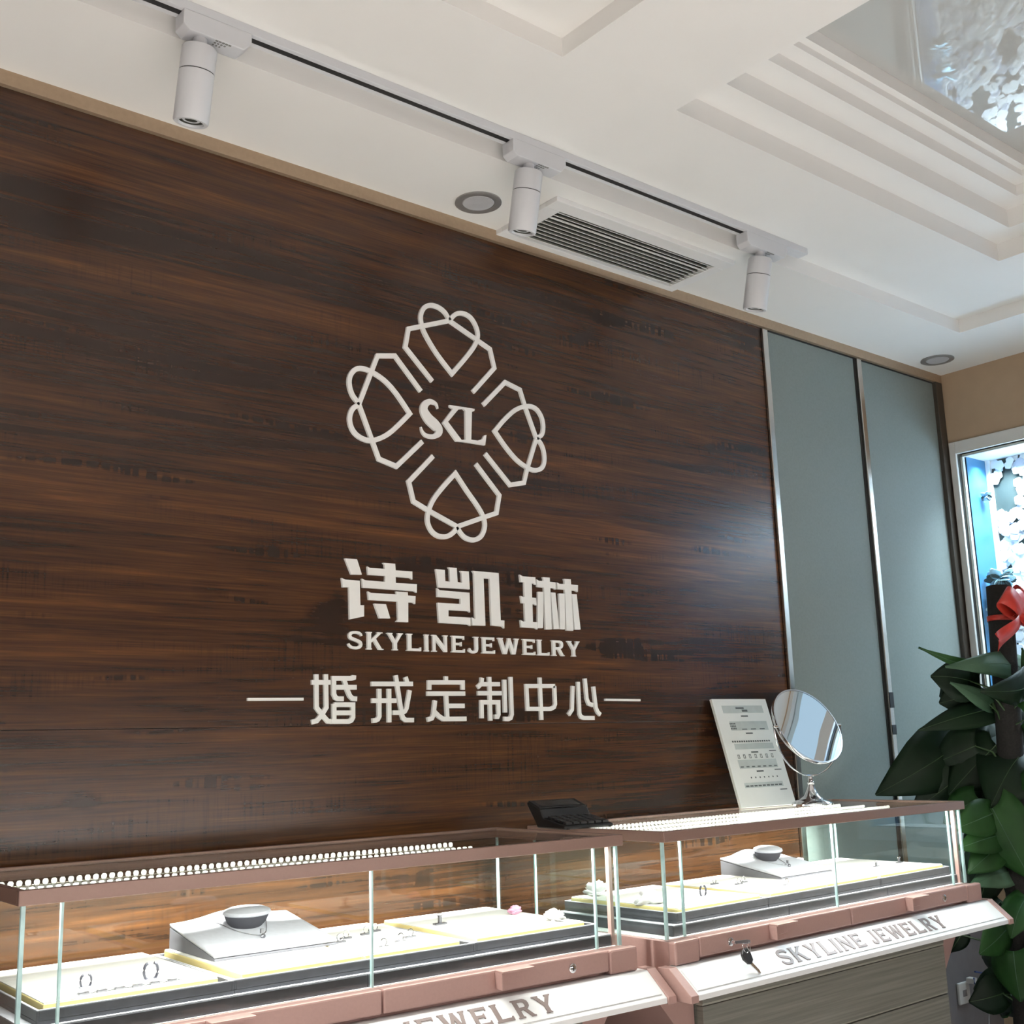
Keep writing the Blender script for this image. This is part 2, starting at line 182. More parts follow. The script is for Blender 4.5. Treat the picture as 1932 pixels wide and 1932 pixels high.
def wood_mat(name, off=(0, 0, 0)):
    m, N, L, B = new_mat(name)
    def noise(scale, s=1.0, det=6, dist=0.0, rough=0.6):
        n = N.new('ShaderNodeTexNoise'); n.inputs['Scale'].default_value = s; n.inputs['Detail'].default_value = det
        n.inputs['Roughness'].default_value = rough; n.inputs['Distortion'].default_value = dist
        L.new(mapped(N, L, scale, off), n.inputs['Vector']); return n.outputs['Fac']
    def math_(op, a, b=None, clamp=False):
        n = N.new('ShaderNodeMath'); n.operation = op; n.use_clamp = clamp
        for i, v in enumerate((a, b)):
            if v is None: continue
            if isinstance(v, (int, float)): n.inputs[i].default_value = v
            else: L.new(v, n.inputs[i])
        return n.outputs[0]
    def ramp(v, p0, p1):
        n = N.new('ShaderNodeMapRange'); n.inputs['From Min'].default_value = p0; n.inputs['From Max'].default_value = p1; L.new(v, n.inputs['Value']); return n.outputs['Result']
    band = noise((0.55, 1, 7.0), 1.0, 3, 0.6)
    grain = noise((2.2, 1, 60), 1.0, 6, 0.8)
    fine = noise((5, 1, 260), 1.0, 3)
    val = math_('ADD', math_('ADD', math_('ADD', math_('MULTIPLY', band, 0.5), math_('MULTIPLY', grain, 0.47)), math_('MULTIPLY', math_('SUBTRACT', fine, 0.5), 0.30)), 0.055)
    # knots: stretched voronoi cells, only some of them
    vo = N.new('ShaderNodeTexVoronoi'); vo.inputs['Scale'].default_value = 1.0; vo.inputs['Randomness'].default_value = 1.0
    mpv = mapped(N, L, (2.4, 0.01, 5.2), off)
    dn = N.new('ShaderNodeTexNoise'); dn.inputs['Scale'].default_value = 7; dn.inputs['Detail'].default_value = 3; L.new(mapped(N, L, (1, 1, 2.5), off), dn.inputs['Vector'])
    va = N.new('ShaderNodeVectorMath'); va.operation = 'MULTIPLY_ADD'; va.inputs[1].default_value = (0.35, 0.0, 0.5); L.new(dn.outputs['Color'], va.inputs[0]); L.new(mpv, va.inputs[2])
    L.new(va.outputs[0], vo.inputs['Vector'])
    knot = math_('MULTIPLY', ramp(vo.outputs['Distance'], 0.20, 0.03), ramp(noise((1.1, 1, 2.3), 1.7, 1), 0.40, 0.54), True)
    # cross ticks: rays across the grain, in patches
    tick = math_('MULTIPLY', ramp(noise((150, 1, 7), 1.0, 2), 0.5, 0.66), ramp(noise((1.3, 1, 11), 1.0, 2), 0.52, 0.62), True)
    patch = math_('MULTIPLY', ramp(noise((2.0, 1, 17), 1.0, 2), 0.61, 0.67), ramp(noise((60, 1, 5), 1.0, 1), 0.42, 0.52), True)
    v2 = math_('SUBTRACT', val, math_('MULTIPLY', knot, 0.32)); v2 = math_('SUBTRACT', v2, math_('MULTIPLY', tick, 0.06)); v2 = math_('SUBTRACT', v2, math_('MULTIPLY', patch, 0.19))
    cr = N.new('ShaderNodeValToRGB'); e = cr.color_ramp.elements
    e[0].position = 0.30; e[0].color = (0.0115, 0.0050, 0.0028, 1); e[1].position = 0.78; e[1].color = (0.165, 0.060, 0.0165, 1)
    x = e.new(0.46); x.color = (0.026, 0.0098, 0.0046, 1); x = e.new(0.60); x.color = (0.068, 0.0245, 0.0085, 1)
    L.new(v2, cr.inputs['Fac']); L.new(cr.outputs['Color'], B.inputs['Base Color'])
    B.inputs['Roughness'].default_value = WOOD_ROUGH; B.inputs['Specular IOR Level'].default_value = 0.5
    bp = N.new('ShaderNodeBump'); bp.inputs['Strength'].default_value = 0.04; bp.inputs['Distance'].default_value = 0.001
    L.new(fine, bp.inputs['Height']); L.new(bp.outputs['Normal'], B.inputs['Normal'])
    return m
WOOD_ROUGH = 0.27
def grainy(name, c0, c1, scale, rough=0.5):
    m, N, L, B = new_mat(name); n = N.new('ShaderNodeTexNoise'); n.inputs['Scale'].default_value = 1; n.inputs['Detail'].default_value = 5
    L.new(mapped(N, L, scale), n.inputs['Vector']); cr = N.new('ShaderNodeValToRGB')
    cr.color_ramp.elements[0].position = 0.3; cr.color_ramp.elements[0].color = (*c0, 1); cr.color_ramp.elements[1].position = 0.7; cr.color_ramp.elements[1].color = (*c1, 1)
    L.new(n.outputs['Fac'], cr.inputs['Fac']); L.new(cr.outputs['Color'], B.inputs['Base Color']); B.inputs['Roughness'].default_value = rough
    return m
def leaf_mat(name, c0, c1):
    m, N, L, B = new_mat(name)
    n = N.new('ShaderNodeTexNoise'); n.inputs['Scale'].default_value = 9; n.inputs['Detail'].default_value = 3
    tc = N.new('ShaderNodeTexCoord'); L.new(tc.outputs['Object'], n.inputs['Vector'])
    cr = N.new('ShaderNodeValToRGB'); cr.color_ramp.elements[0].color = (*c0, 1); cr.color_ramp.elements[1].color = (*c1, 1)
    cr.color_ramp.elements[0].position = 0.3; cr.color_ramp.elements[1].position = 0.7
    L.new(n.outputs['Fac'], cr.inputs['Fac']); L.new(cr.outputs['Color'], B.inputs['Base Color']); B.inputs['Roughness'].default_value = 0.5; B.inputs['Specular IOR Level'].default_value = 0.22
    return m
M = {}
M['ceil'] = plain('ceiling_paint', (0.82, 0.81, 0.79), 0.7, var=0.012, scale=6)
M['film'] = plain('stretch_ceiling_film', (0.50, 0.505, 0.49), 0.015, var=0.0, scale=3, spec=0.8)
M['wood'] = wood_mat('walnut_laminate'); M['wood2'] = wood_mat('walnut_laminate_lower', (3.3, 0, 1.7))
M['bronze'] = plain('bronze_metal', (0.42, 0.31, 0.215), 0.38, 0.55, scale=90)
M['chrome'] = plain('brushed_chrome', (0.62, 0.58, 0.54), 0.22, 1.0, var=0.03)
M['darkgap'] = plain('dark_gap', (0.012, 0.012, 0.012), 0.8)
M['frost'] = plain('frosted_glass', (0.205, 0.236, 0.228), 0.6, var=0.05, scale=150, spec=0.15)
M['beige'] = plain('beige_wall_paint', (0.40, 0.29, 0.195), 0.8, var=0.03, scale=20)
M['greywall'] = plain('grey_wall_paint', (0.13, 0.12, 0.125), 0.7)
M['floor'] = plain('floor_tile', (0.60, 0.575, 0.55), 0.3, var=0.06, scale=3)
M['farwall'] = plain('shop_wall_paint', (0.13, 0.12, 0.11), 0.8)
M['white'] = plain('white_paint', (0.80, 0.80, 0.80), 0.42, var=0.01)
M['letter'] = plain('white_acrylic', (0.90, 0.89, 0.87), 0.35, var=0.01)
M['track'] = plain('white_powder_coat', (0.62, 0.63, 0.66), 0.4, var=0.01)
M['black'] = plain('black_plastic', (0.011, 0.011, 0.012), 0.45)
M['key_black'] = plain('black_key_plastic', (0.02, 0.02, 0.022), 0.4)
M['pink'] = plain('rose_gold_paint', (0.47, 0.30, 0.272), 0.34, 0.25, var=0.03, scale=200)
M['rail'] = plain('rose_gold_rail_shaded', (0.29, 0.185, 0.155), 0.36, 0.3, var=0.03, scale=200)  # same rose gold metal, shade on the rails painted in as a darker base
M['glass'] = glass_mat('clear_glass')
M['gedge'] = plain('glass_edge', (0.55, 0.83, 0.85), 0.2, var=0.25, scale=30, spec=0.8)
M['velvet'] = plain('charcoal_and_shaded_velvet', (0.052, 0.053, 0.063), 0.9, var=0.15, scale=60, sheen=0.15)  # on riser blocks, the shade on light grey velvet sides put into the colour
M['vtop'] = plain('grey_velvet', (0.52, 0.53, 0.58), 0.9, var=0.05, scale=120)
M['cream'] = plain('cream_foam', (0.80, 0.66, 0.30), 0.8, var=0.05)
M['padtop'] = plain('white_pad', (0.85, 0.84, 0.80), 0.8, var=0.02)
M['casefloor'] = plain('white_board', (0.82, 0.82, 0.82), 0.5, var=0.01)
M['silver'] = plain('polished_silver', (0.72, 0.72, 0.74), 0.12, 1.0, var=0.02)
M['dsilver'] = plain('dark_silver', (0.20, 0.20, 0.22), 0.3, 0.8, var=0.05)
M['mirror'] = plain('mirror_glass', (0.88, 0.91, 0.93), 0.01, 1.0, var=0.0)
M['cab'] = grainy('grey_oak_laminate', (0.14, 0.138, 0.118), (0.235, 0.23, 0.20), (3, 3, 170), 0.5)
M['cabgap'] = plain('cabinet_edge', (0.33, 0.32, 0.27), 0.5)
M['led'] = plain('led_chip_and_reflection', (1, 1, 0.95), 0.4, emit=(1.0, 0.97, 0.86), estr=7)
M['ledtape'] = plain('led_tape_and_reflection', (0.75, 0.72, 0.6), 0.5)
M['signwhite'] = plain('white_sign_acrylic', (0.86, 0.87, 0.88), 0.25, var=0.01)
M['signletter'] = plain('rose_mirror_acrylic', (0.25, 0.20, 0.19), 0.3, 0.1, var=0.1, scale=8, spec=0.3)
M['sky_panel'] = plain('niche_blue_paint', (0.04, 0.17, 0.34), 0.4, var=0.03, scale=4)
M['lace'] = plain('white_lace', (0.86, 0.88, 0.92), 0.6, var=0.02)
M['lace2'] = plain('pale_lace', (0.52, 0.56, 0.68), 0.6, var=0.05)
M['laceback'] = plain('grey_green_backing', (0.035, 0.055, 0.055), 0.6)
M['bluefl'] = plain('pale_blue_silk', (0.45, 0.70, 0.85), 0.6, var=0.1)
M['darkleaf'] = plain('dark_silk_leaf', (0.04, 0.06, 0.06), 0.6)
M['winframe'] = plain('window_white_paint', (0.62, 0.62, 0.60), 0.4, var=0.01)
M['red'] = plain('red_satin', (0.50, 0.035, 0.022), 0.32, var=0.12, scale=30)
M['pole'] = plain('dark_coir', (0.012, 0.011, 0.010), 0.9, var=0.5, scale=150, bump=0.6)
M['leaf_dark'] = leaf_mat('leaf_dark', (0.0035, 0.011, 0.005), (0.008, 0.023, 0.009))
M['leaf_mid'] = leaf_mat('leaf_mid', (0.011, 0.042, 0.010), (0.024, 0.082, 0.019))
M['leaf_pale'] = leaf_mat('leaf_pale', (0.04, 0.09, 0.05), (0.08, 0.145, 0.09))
M['stem'] = plain('leaf_stem', (0.03, 0.07, 0.02), 0.5)
M['pot'] = plain('pot_glaze', (0.05, 0.05, 0.055), 0.3)
M['soil'] = plain('soil', (0.03, 0.02, 0.012), 0.95, bump=0.5)
M['grey_print'] = plain('grey_print', (0.50, 0.54, 0.53), 0.6)
M['ink'] = plain('ink', (0.09, 0.10, 0.10), 0.6)
M['print_dark'] = plain('faded_print', (0.22, 0.22, 0.21), 0.6)
M['ringgrey'] = plain('satin_nickel', (0.34, 0.335, 0.33), 0.35, 0.5)
M['board'] = plain('white_foam_board', (0.80, 0.81, 0.79), 0.5, var=0.01)
M['ventdark'] = plain('vent_dark', (0.03, 0.031, 0.024), 0.8)
M['ventslat'] = plain('vent_slat_paint', (0.74, 0.74, 0.69), 0.5)
M['diffuser'] = plain('frosted_diffuser', (0.48, 0.48, 0.50), 0.4)
M['flower'] = plain('white_silk', (0.85, 0.83, 0.84), 0.7)
M['pinkfl'] = plain('pink_silk', (0.80, 0.42, 0.58), 0.7)
M['screen'] = plain('calculator_screen', (0.05, 0.055, 0.055), 0.25)
M['keycap'] = plain('calculator_key', (0.03, 0.03, 0.032), 0.4)
M['cable'] = plain('white_cable', (0.35, 0.35, 0.36), 0.5)
M['bluecable'] = plain('blue_cable', (0.02, 0.05, 0.16), 0.5)
M['socket'] = plain('socket_plastic', (0.42, 0.41, 0.40), 0.4)
def st(name, mb, mat, parent=None, **k):
    o = obj(name, mb, mat, parent, **k)
    if not parent: o['kind'] = 'structure'
    return o
# ---------------------------------------------------------------- room shell
XR = 3.942; ZS = 2.577; ZC = 2.622; ZF = 2.815
st('floor', MB().box(-2.6, XR + 0.1, -6.2, 0.15, -0.1, 0), M['floor'])
wb = st('wall_back', MB().box(-2.6, XR + 0.3, 0.012, 0.12, 0, 2.95), M['greywall'])
obj('wood_panel', MB().box(-2.6, 2.885, 0, 0.012, 1.3085, 2.548), M['wood'], wb, bevel=0.0006)
obj('wood_panel', MB().box(-2.6, 2.885, 0, 0.012, 0, 1.3075), M['wood2'], wb, bevel=0.0006)
st('wall_left', MB().box(-2.7, -2.6, -6.2, 0.12, 0, 2.95), M['farwall'])
st('wall_front', MB().box(-2.7, XR + 0.1, -6.3, -6.2, 0, 2.95), M['farwall'])
NY0, NY1, NZ0, NZ1 = -1.32, -0.043, 0.92, 2.264          # display niche opening
DY0, DY1, DZ0, DZ1 = -3.2, -0.64, 2.312, 2.57              # transom opening
mb = MB()
for (y0, y1, z0, z1) in ((NY1, 0.012, 0, 2.95), (NY0, NY1, 0, NZ0), (DY1, NY1, NZ1, 2.95), (DY0, DY1, NZ1, DZ0), (DY0, DY1, DZ1, 2.95), (DY0, NY0, 0, NZ1), (-6.2, DY0, 0, 2.95)):
    mb.box(XR, XR + 0.06, y0, y1, z0, z1)
st('wall_right', mb, M['beige'])
# ceiling: low band along the walls, level ceiling with two stepped recesses
CV = (1.80, 3.20, -2.15, -0.646); CF = (-0.35, 1.463, -2.15, -0.646)
mb = MB()
mb.box(-2.6, 3.562, -0.308, 0.012, ZS, 2.75); mb.box(3.562, XR, -6.2, 0.012, ZS, 2.75)
ce = st('ceiling', mb, M['ceil'])
mb = MB(); T = 2.66
g = 0.012
for (x0, x1, y0, y1) in ((-2.6, 3.562, CV[3] + g, -0.308), (CV[1] + g, 3.562, CV[2] - g, CV[3] + g), (CF[1] + g, CV[0] - g, CV[2] - g, CV[3] + g), (-2.6, CF[0] - g, CV[2] - g, CV[3] + g), (-2.6, 3.562, -6.2, CV[2] - g)):
    mb.box(x0, x1, y0, y1, ZC, T)
obj('ceiling_level', mb, M['ceil'], ce)
def recess(c, steps, zf, matf):
    x0, x1, y0, y1 = c; z = ZC
    prev = 0.0
    for k, (d, zt) in enumerate(steps):       # a ring: riser from z up to zt, tread running in from offset prev to d
        mb = MB()
        a0, a1, b0, b1 = x0 + prev, x1 - prev, y0 + prev, y1 - prev
        i0, i1, j0, j1 = x0 + d, x1 - d, y0 + d, y1 - d
        t = 0.012
        zb = z + (0.004 if k else 0.0)
        mb.box(a0 - t, a0, b0 - t, b1 + t, zb, zt); mb.box(a1, a1 + t, b0 - t, b1 + t, zb, zt)
        mb.box(a0, a1, b0 - t, b0, zb, zt); mb.box(a0, a1, b1, b1 + t, zb, zt)
        if k < len(steps) - 1:
            e = 0.02
            mb.box(a0 - t, i0 , b0 - t, b1 + t, zt, zt + 0.004); mb.box(i1, a1 + t, b0 - t, b1 + t, zt, zt + 0.004)
            mb.box(i0, i1, b0 - t, j0, zt, zt + 0.004); mb.box(i0, i1, j1, b1 + t, zt, zt + 0.004)
        obj('ceiling_step', mb, M['ceil'], ce)
        z = zt; prev = d
    obj('ceiling_film', MB().box(a0 - 0.01, a1 + 0.01, b0 - 0.01, b1 + 0.01, zf, zf + 0.004), matf, ce)
recess(CV, ((0.080, 2.676), (0.143, 2.731), (0.183, 2.763), (0.201, 2.780), (0.22, ZF)), ZF, M['film'])
recess(CF, ((0.10, 2.664), (0.20, 2.71), (0.30, 2.75)), 2.75, M['ceil'])
st('ceiling_top', MB().box(-2.7, XR + 0.1, -6.3, 0.12, 2.95, 3.0), M['ceil']).name = 'ceiling_slab'
st('trim_1', MB().box(-2.6, XR, -0.012, 0.0, 2.546, ZS), M['bronze'])
# frosted sliding panels in the wall
def sliding(name, x0, x1, stile0, stile1, right=None):
    d = empty(name, (x0, 0, 0)); d['kind'] = 'structure'
    obj('frosted_glass', MB().box(stile1 - x0, x1 - x0, 0.002, 0.010, 0.62, 2.541), M['frost'], d)
    obj('stile', MB().box(stile0 - x0, stile1 - x0, -0.010, 0.012, 0.62, 2.541), M['chrome'], d, bevel=0.002)
    obj('top_rail', MB().box(0, x1 - x0, 0.0, 0.012, 2.541, 2.546), M['darkgap'], d)
    if right: obj('stile', MB().box(right[0] - x0, right[1] - x0, -0.014, 0.012, 0.62, 2.546), M['bronze2'], d, bevel=0.002)
    return d
M['bronze2'] = plain('dark_bronze', (0.075, 0.062, 0.05), 0.4, 0.5)
d1 = sliding('door_1', 2.886, 3.392, 2.887, 2.911)
d2 = sliding('door_2', 3.392, XR, 3.402, 3.426, (3.898, 3.940))
obj('shadow_gap', MB().box(0, 0.010, 0.0, 0.012, 0.62, 2.541), M['darkgap'], d2)
for z0, z1 in ((1.342, 1.392), (1.256, 1.287)): obj('recessed_handle', MB().box(0.0105, 0.0335, -0.0125, -0.010, z0, z1), M['black'], d2)
# ---------------------------------------------------------------- lit display niche (window 1)
w1 = empty('window_1', (XR, NY1, NZ0)); w1['kind'] = 'structure'
def lw(mb): 
    mb.v = [(x - XR, y - NY1, z - NZ0) for x, y, z in mb.v]; return mb
XB = 4.150; fw = 0.046
mb = MB(); mb.box(XR - 0.012, XR + 0.02, NY1, NY1 + 0.024, NZ0 - fw, NZ1 + fw); obj('frame', lw(mb), M['winframe'], w1, bevel=0.002)
mb = MB(); mb.box(XR - 0.012, XR + 0.02, NY0 - fw, NY0, NZ0 - fw, NZ1 + fw); obj('frame', lw(mb), M['winframe'], w1, bevel=0.002)
for z0, z1 in ((NZ1, NZ1 + fw), (NZ0 - fw, NZ0)):
    mb = MB(); mb.box(XR - 0.012, XR + 0.02, NY0, NY1, z0, z1); obj('frame', lw(mb), M['winframe'], w1, bevel=0.002)
mb = MB(); mb.box(XR + 0.02, XR + 0.035, NY1 - 0.008, NY1, NZ0, NZ1).box(XR + 0.02, XR + 0.035, NY0, NY1, NZ1 - 0.008, NZ1); obj('glazing_bead', lw(mb), M['winframe'], w1)
mb = MB(); mb.box(XR + 0.02, XB + 0.02, NY1, NY1 + 0.012, NZ0, NZ1); obj('side_panel', lw(mb), M['sky_panel'], w1)
mb = MB(); mb.box(XR + 0.02, XB + 0.02, NY0 - 0.012, NY0, NZ0, NZ1); obj('side_panel', lw(mb), M['sky_panel'], w1)
mb = MB(); mb.box(XR + 0.02, XB + 0.02, NY0 - 0.01, NY1 + 0.01, NZ1, NZ1 + 0.012); obj('niche_top', lw(mb), M['white'], w1)
mb = MB(); mb.box(XR + 0.02, XB + 0.02, NY0 - 0.01, NY1 + 0.01, NZ0 - 0.012, NZ0); obj('niche_shelf', lw(mb), M['white'], w1)
mb = MB(); mb.box(XB + 0.005, XB + 0.02, NY0, NY1, NZ0, NZ1); obj('back_panel', lw(mb), M['laceback'], w1)
mb = MB(); mb.box(XB - 0.012, XB + 0.005, NY1 - 0.016, NY1, NZ0, NZ1); obj('edge_strip', lw(mb), M['lace'], w1)
rnd = random.Random(5)
def in_gap(y, z):                          # the openings left between the blossoms
    for (gy, gz, s) in GAPS:
        if ((y - gy) / (0.75 * s)) ** 2 + ((z - gz) / (1.15 * s)) ** 2 < 1: return True
    return False
GAPS = [(-0.105, 2.12, 0.065), (-0.125, 2.185, 0.035), (-0.185, 1.93, 0.06), (-0.30, 2.06, 0.05), (-0.33, 1.75, 0.07), (-0.47, 2.1, 0.07), (-0.52, 1.86, 0.06), (-0.45, 1.62, 0.05), (-0.68, 2.0, 0.07), (-0.62, 1.65, 0.06), (-0.8, 1.85, 0.06), (-0.85, 2.15, 0.05), (-0.2, 1.68, 0.02), (-0.11, 1.72, 0.015), (-0.8, 1.5, 0.06), (-0.27, 1.45, 0.04), (-0.25, 1.86, 0.03), (-1.0, 2.0, 0.07), (-1.15, 1.8, 0.06), (-1.22, 2.1, 0.06), (-0.95, 1.65, 0.06), (-1.1, 1.5, 0.06)]
mb = MB(); n = 0
while n < 3900:
    y = rnd.uniform(NY0 + 0.01, NY1 - 0.02); z = rnd.uniform(NZ0, NZ1 - 0.005); r = rnd.uniform(0.013, 0.023)
    if in_gap(y, z): continue
    n += 1; k = 15; x = XB + 0.003 - rnd.uniform(0.0, 0.008); p = rnd.uniform(0, 6)
    mb.cur = 1 if rnd.random() < 0.3 else 0
    ring = [(x, y + r * (1 + 0.10 * math.cos(5 * t)) * math.cos(t + p), z + r * (1 + 0.10 * math.cos(5 * t)) * math.sin(t + p)) for t in [2 * math.pi * i / k for i in range(k)]]
    mb.prism(ring, (-0.002, 0, 0))
mb.cur = 0
o = obj('lace_blossoms', lw(mb), [M['lace'], M['lace2']], w1); o['kind'] = 'stuff'
mb = MB(); mb.box(XR + 0.04, XR + 0.052, NY0 + 0.02, NY1 - 0.01, NZ1 - 0.006, NZ1); obj('lamp_strip', lw(mb), M['white'], w1)
area('niche_lamp', (XR + 0.13, (NY0 + NY1) / 2, NZ1 - 0.012), NICHE_POWER, 0.05, NY1 - NY0 - 0.05, (0.72, 0.88, 1.0), 120)
gl = MB(); gl.box(XR + 0.006, XR + 0.010, NY0, NY1, NZ0, NZ1); obj('pane', lw(gl), M['glass'], w1)
def blossom(name, c, r, mats, lab, n=26, seed=1, dark=6):
    rr = random.Random(seed); t = empty(name, c)
    pm = MB(); lm = MB()
    for i in range(n):
        a = rr.uniform(0, 6.28); el = rr.uniform(-1.0, 1.0); d = Vector((math.cos(a) * math.cos(el), math.sin(a) * math.cos(el), math.sin(el)))
        s = d.cross(Vector((0.3, 0.5, 0.8))).normalized(); u = d.cross(s); w = r * rr.uniform(0.28, 0.45); l = r * rr.uniform(0.75, 1.05)
        rows = []
        for j in range(5):
            q = j / 4; ww = w * math.sin(math.pi * (0.12 + 0.8 * q)); cc = d * l * q + u * (l * 0.35 * q * q)
            rows.append([cc - s * ww + u * ww * 0.3, cc, cc + s * ww + u * ww * 0.3])
        (lm if i < dark else pm).sheet(rows)
    p = obj('petals', pm, mats[0], t, True, solid=0.0012, recalc=False)
    if dark: obj('leaves', lm, mats[1], t, True, solid=0.0012, recalc=False)
    tag(t, lab, 'flower'); return t
blossom('silk_flower', (4.085, NY1 - 0.020, 2.12), 0.024, (M['bluefl'], M['darkleaf']), 'single small pale blue silk flower high on the blue side of the lit niche', 18, 3, 4)
blossom('silk_flower', (4.05, NY1 - 0.055, 1.80), 0.052, (M['bluefl'], M['darkleaf']), 'big upper silver blue silk blossom with dark leaves in the lit niche', 46, 4, 16)
blossom('silk_flower', (4.04, NY1 - 0.055, 1.69), 0.055, (M['bluefl'], M['darkleaf']), 'lower silver blue silk blossom in the niche just above the black pole', 46, 5, 12)
# glazed transom above the niche, further along the right wall (window 2): daylight that shows in the round mirror
w2 = empty('window_2', (XR, DY0, DZ0)); w2['kind'] = 'structure'
for (y0, y1, z0, z1) in ((DY0, DY0 + 0.05, DZ0, DZ1), (DY1 - 0.05, DY1, DZ0, DZ1), (DY0 + 0.05, DY1 - 0.05, DZ1 - 0.02, DZ1), (DY0 + 0.05, DY1 - 0.05, DZ0, DZ0 + 0.02), ((DY0 + DY1) / 2 - 0.025, (DY0 + DY1) / 2 + 0.025, DZ0 + 0.02, DZ1 - 0.02)):
    obj('frame', MB().box(0.0, 0.06, y0 - DY0, y1 - DY0, z0 - DZ0, z1 - DZ0), M['winframe'] if z1 - z0 < 0.03 else M['bronze2'], w2)
obj('pane', MB().box(0.025, 0.031, 0.05, DY1 - DY0 - 0.05, 0.02, DZ1 - DZ0 - 0.02), M['glass'], w2)
# ---------------------------------------------------------------- wall lettering
YL = -0.006
def catmull(pts, n=5, keep=()):
    out = []
    m = len(pts)
    for i in range(m - 1):
        p1, p2 = Vector(pts[i]), Vector(pts[i + 1]); p0 = Vector(pts[i - 1]) if i > 0 else p1; p3 = Vector(pts[i + 2]) if i + 2 < m else p2
        if i in keep: p0 = p1
        if i + 1 in keep: p3 = p2
        for k in range(n):
            t = k / n
            out.append(tuple(0.5 * ((2 * p1) + (p2 - p0) * t + (2 * p0 - 5 * p1 + 4 * p2 - p3) * t * t + (3 * p1 - p0 - 3 * p2 + p3) * t ** 3)))
    out.append(tuple(pts[-1])); return out
def poly(mb, pts, y0, y1): return mb.prism([(x, y0, z) for x, z in pts], (0, y1 - y0, 0))
cx, cz = 1.645, 2.03
em = tag(empty('wall_emblem', (cx, 0, cz)), 'white clover emblem of four heart petals around three letters on the walnut wall', 'emblem')
def loc2(pts, x0, z0): return [(p[0] - x0, p[1] - z0) + tuple(p[2:]) for p in pts]
for pt in PETALS:
    mb = MB(); mb.ribbon(loc2(pt[0], cx, cz), 0.0115, 0, YL)
    h = loc2(pt[1], cx, cz); tip = 9 if len(pt[1]) > 20 else 9
    tip = max(range(len(h)), key=lambda i: -math.hypot(h[i][0], h[i][1]))
    mb.ribbon(catmull(h, 4, (tip,)), 0.0115, 0, YL - 0.0002)
    obj('heart_petal', mb, M['letter'], em)
s = loc2(MONO['S'], cx, cz); c = catmull([(p[0], p[1], p[2]) for p in s], 5)
obj('letter', MB().ribbon([(p[0], p[1]) for p in c], 0, 0, YL, wid=[p[2] * 0.8 for p in c]), M['letter'], em)
for ch in 'KL': obj('letter', poly(MB(), loc2(MONO[ch], cx, cz), 0, YL - (0.0002 if ch == 'L' else 0)), M['letter'], em)
BL = {'shi': 'first', 'kai': 'middle', 'lin': 'last'}
t = tag(empty('wall_lettering', (1.68, 0, 1.6)), 'three large bold white Chinese characters on the walnut wall', 'lettering')
for k in ('shi', 'kai', 'lin'):
    mb = MB()
    for i, p in enumerate(BIG[k]): poly(mb, loc2(p, 1.68, 1.6), 0, YL - 0.0001 * i)
    obj('character', mb, M['letter'], t)
t2 = tag(empty('wall_lettering', (1.68, 0, 1.366)), 'row of six slim white Chinese characters between two white dashes, lowest on the walnut wall', 'lettering')
for i, ch in enumerate(SMALL):
    mb = MB(); w = 0.0102 if i < 2 else 0.0103
    for j, stroke in enumerate(ch):
        cl = stroke[0] == stroke[-1]
        q = loc2(stroke, 1.68, 1.366)
        mb.ribbon(q, w, 0, YL - 0.0001 * j, closed=cl)
    obj('character', mb, M['letter'], t2)
for d in DASH: obj('dash', MB().ribbon(loc2(d, 1.68, 1.366), 0.0056, 0, YL), M['letter'], t2)
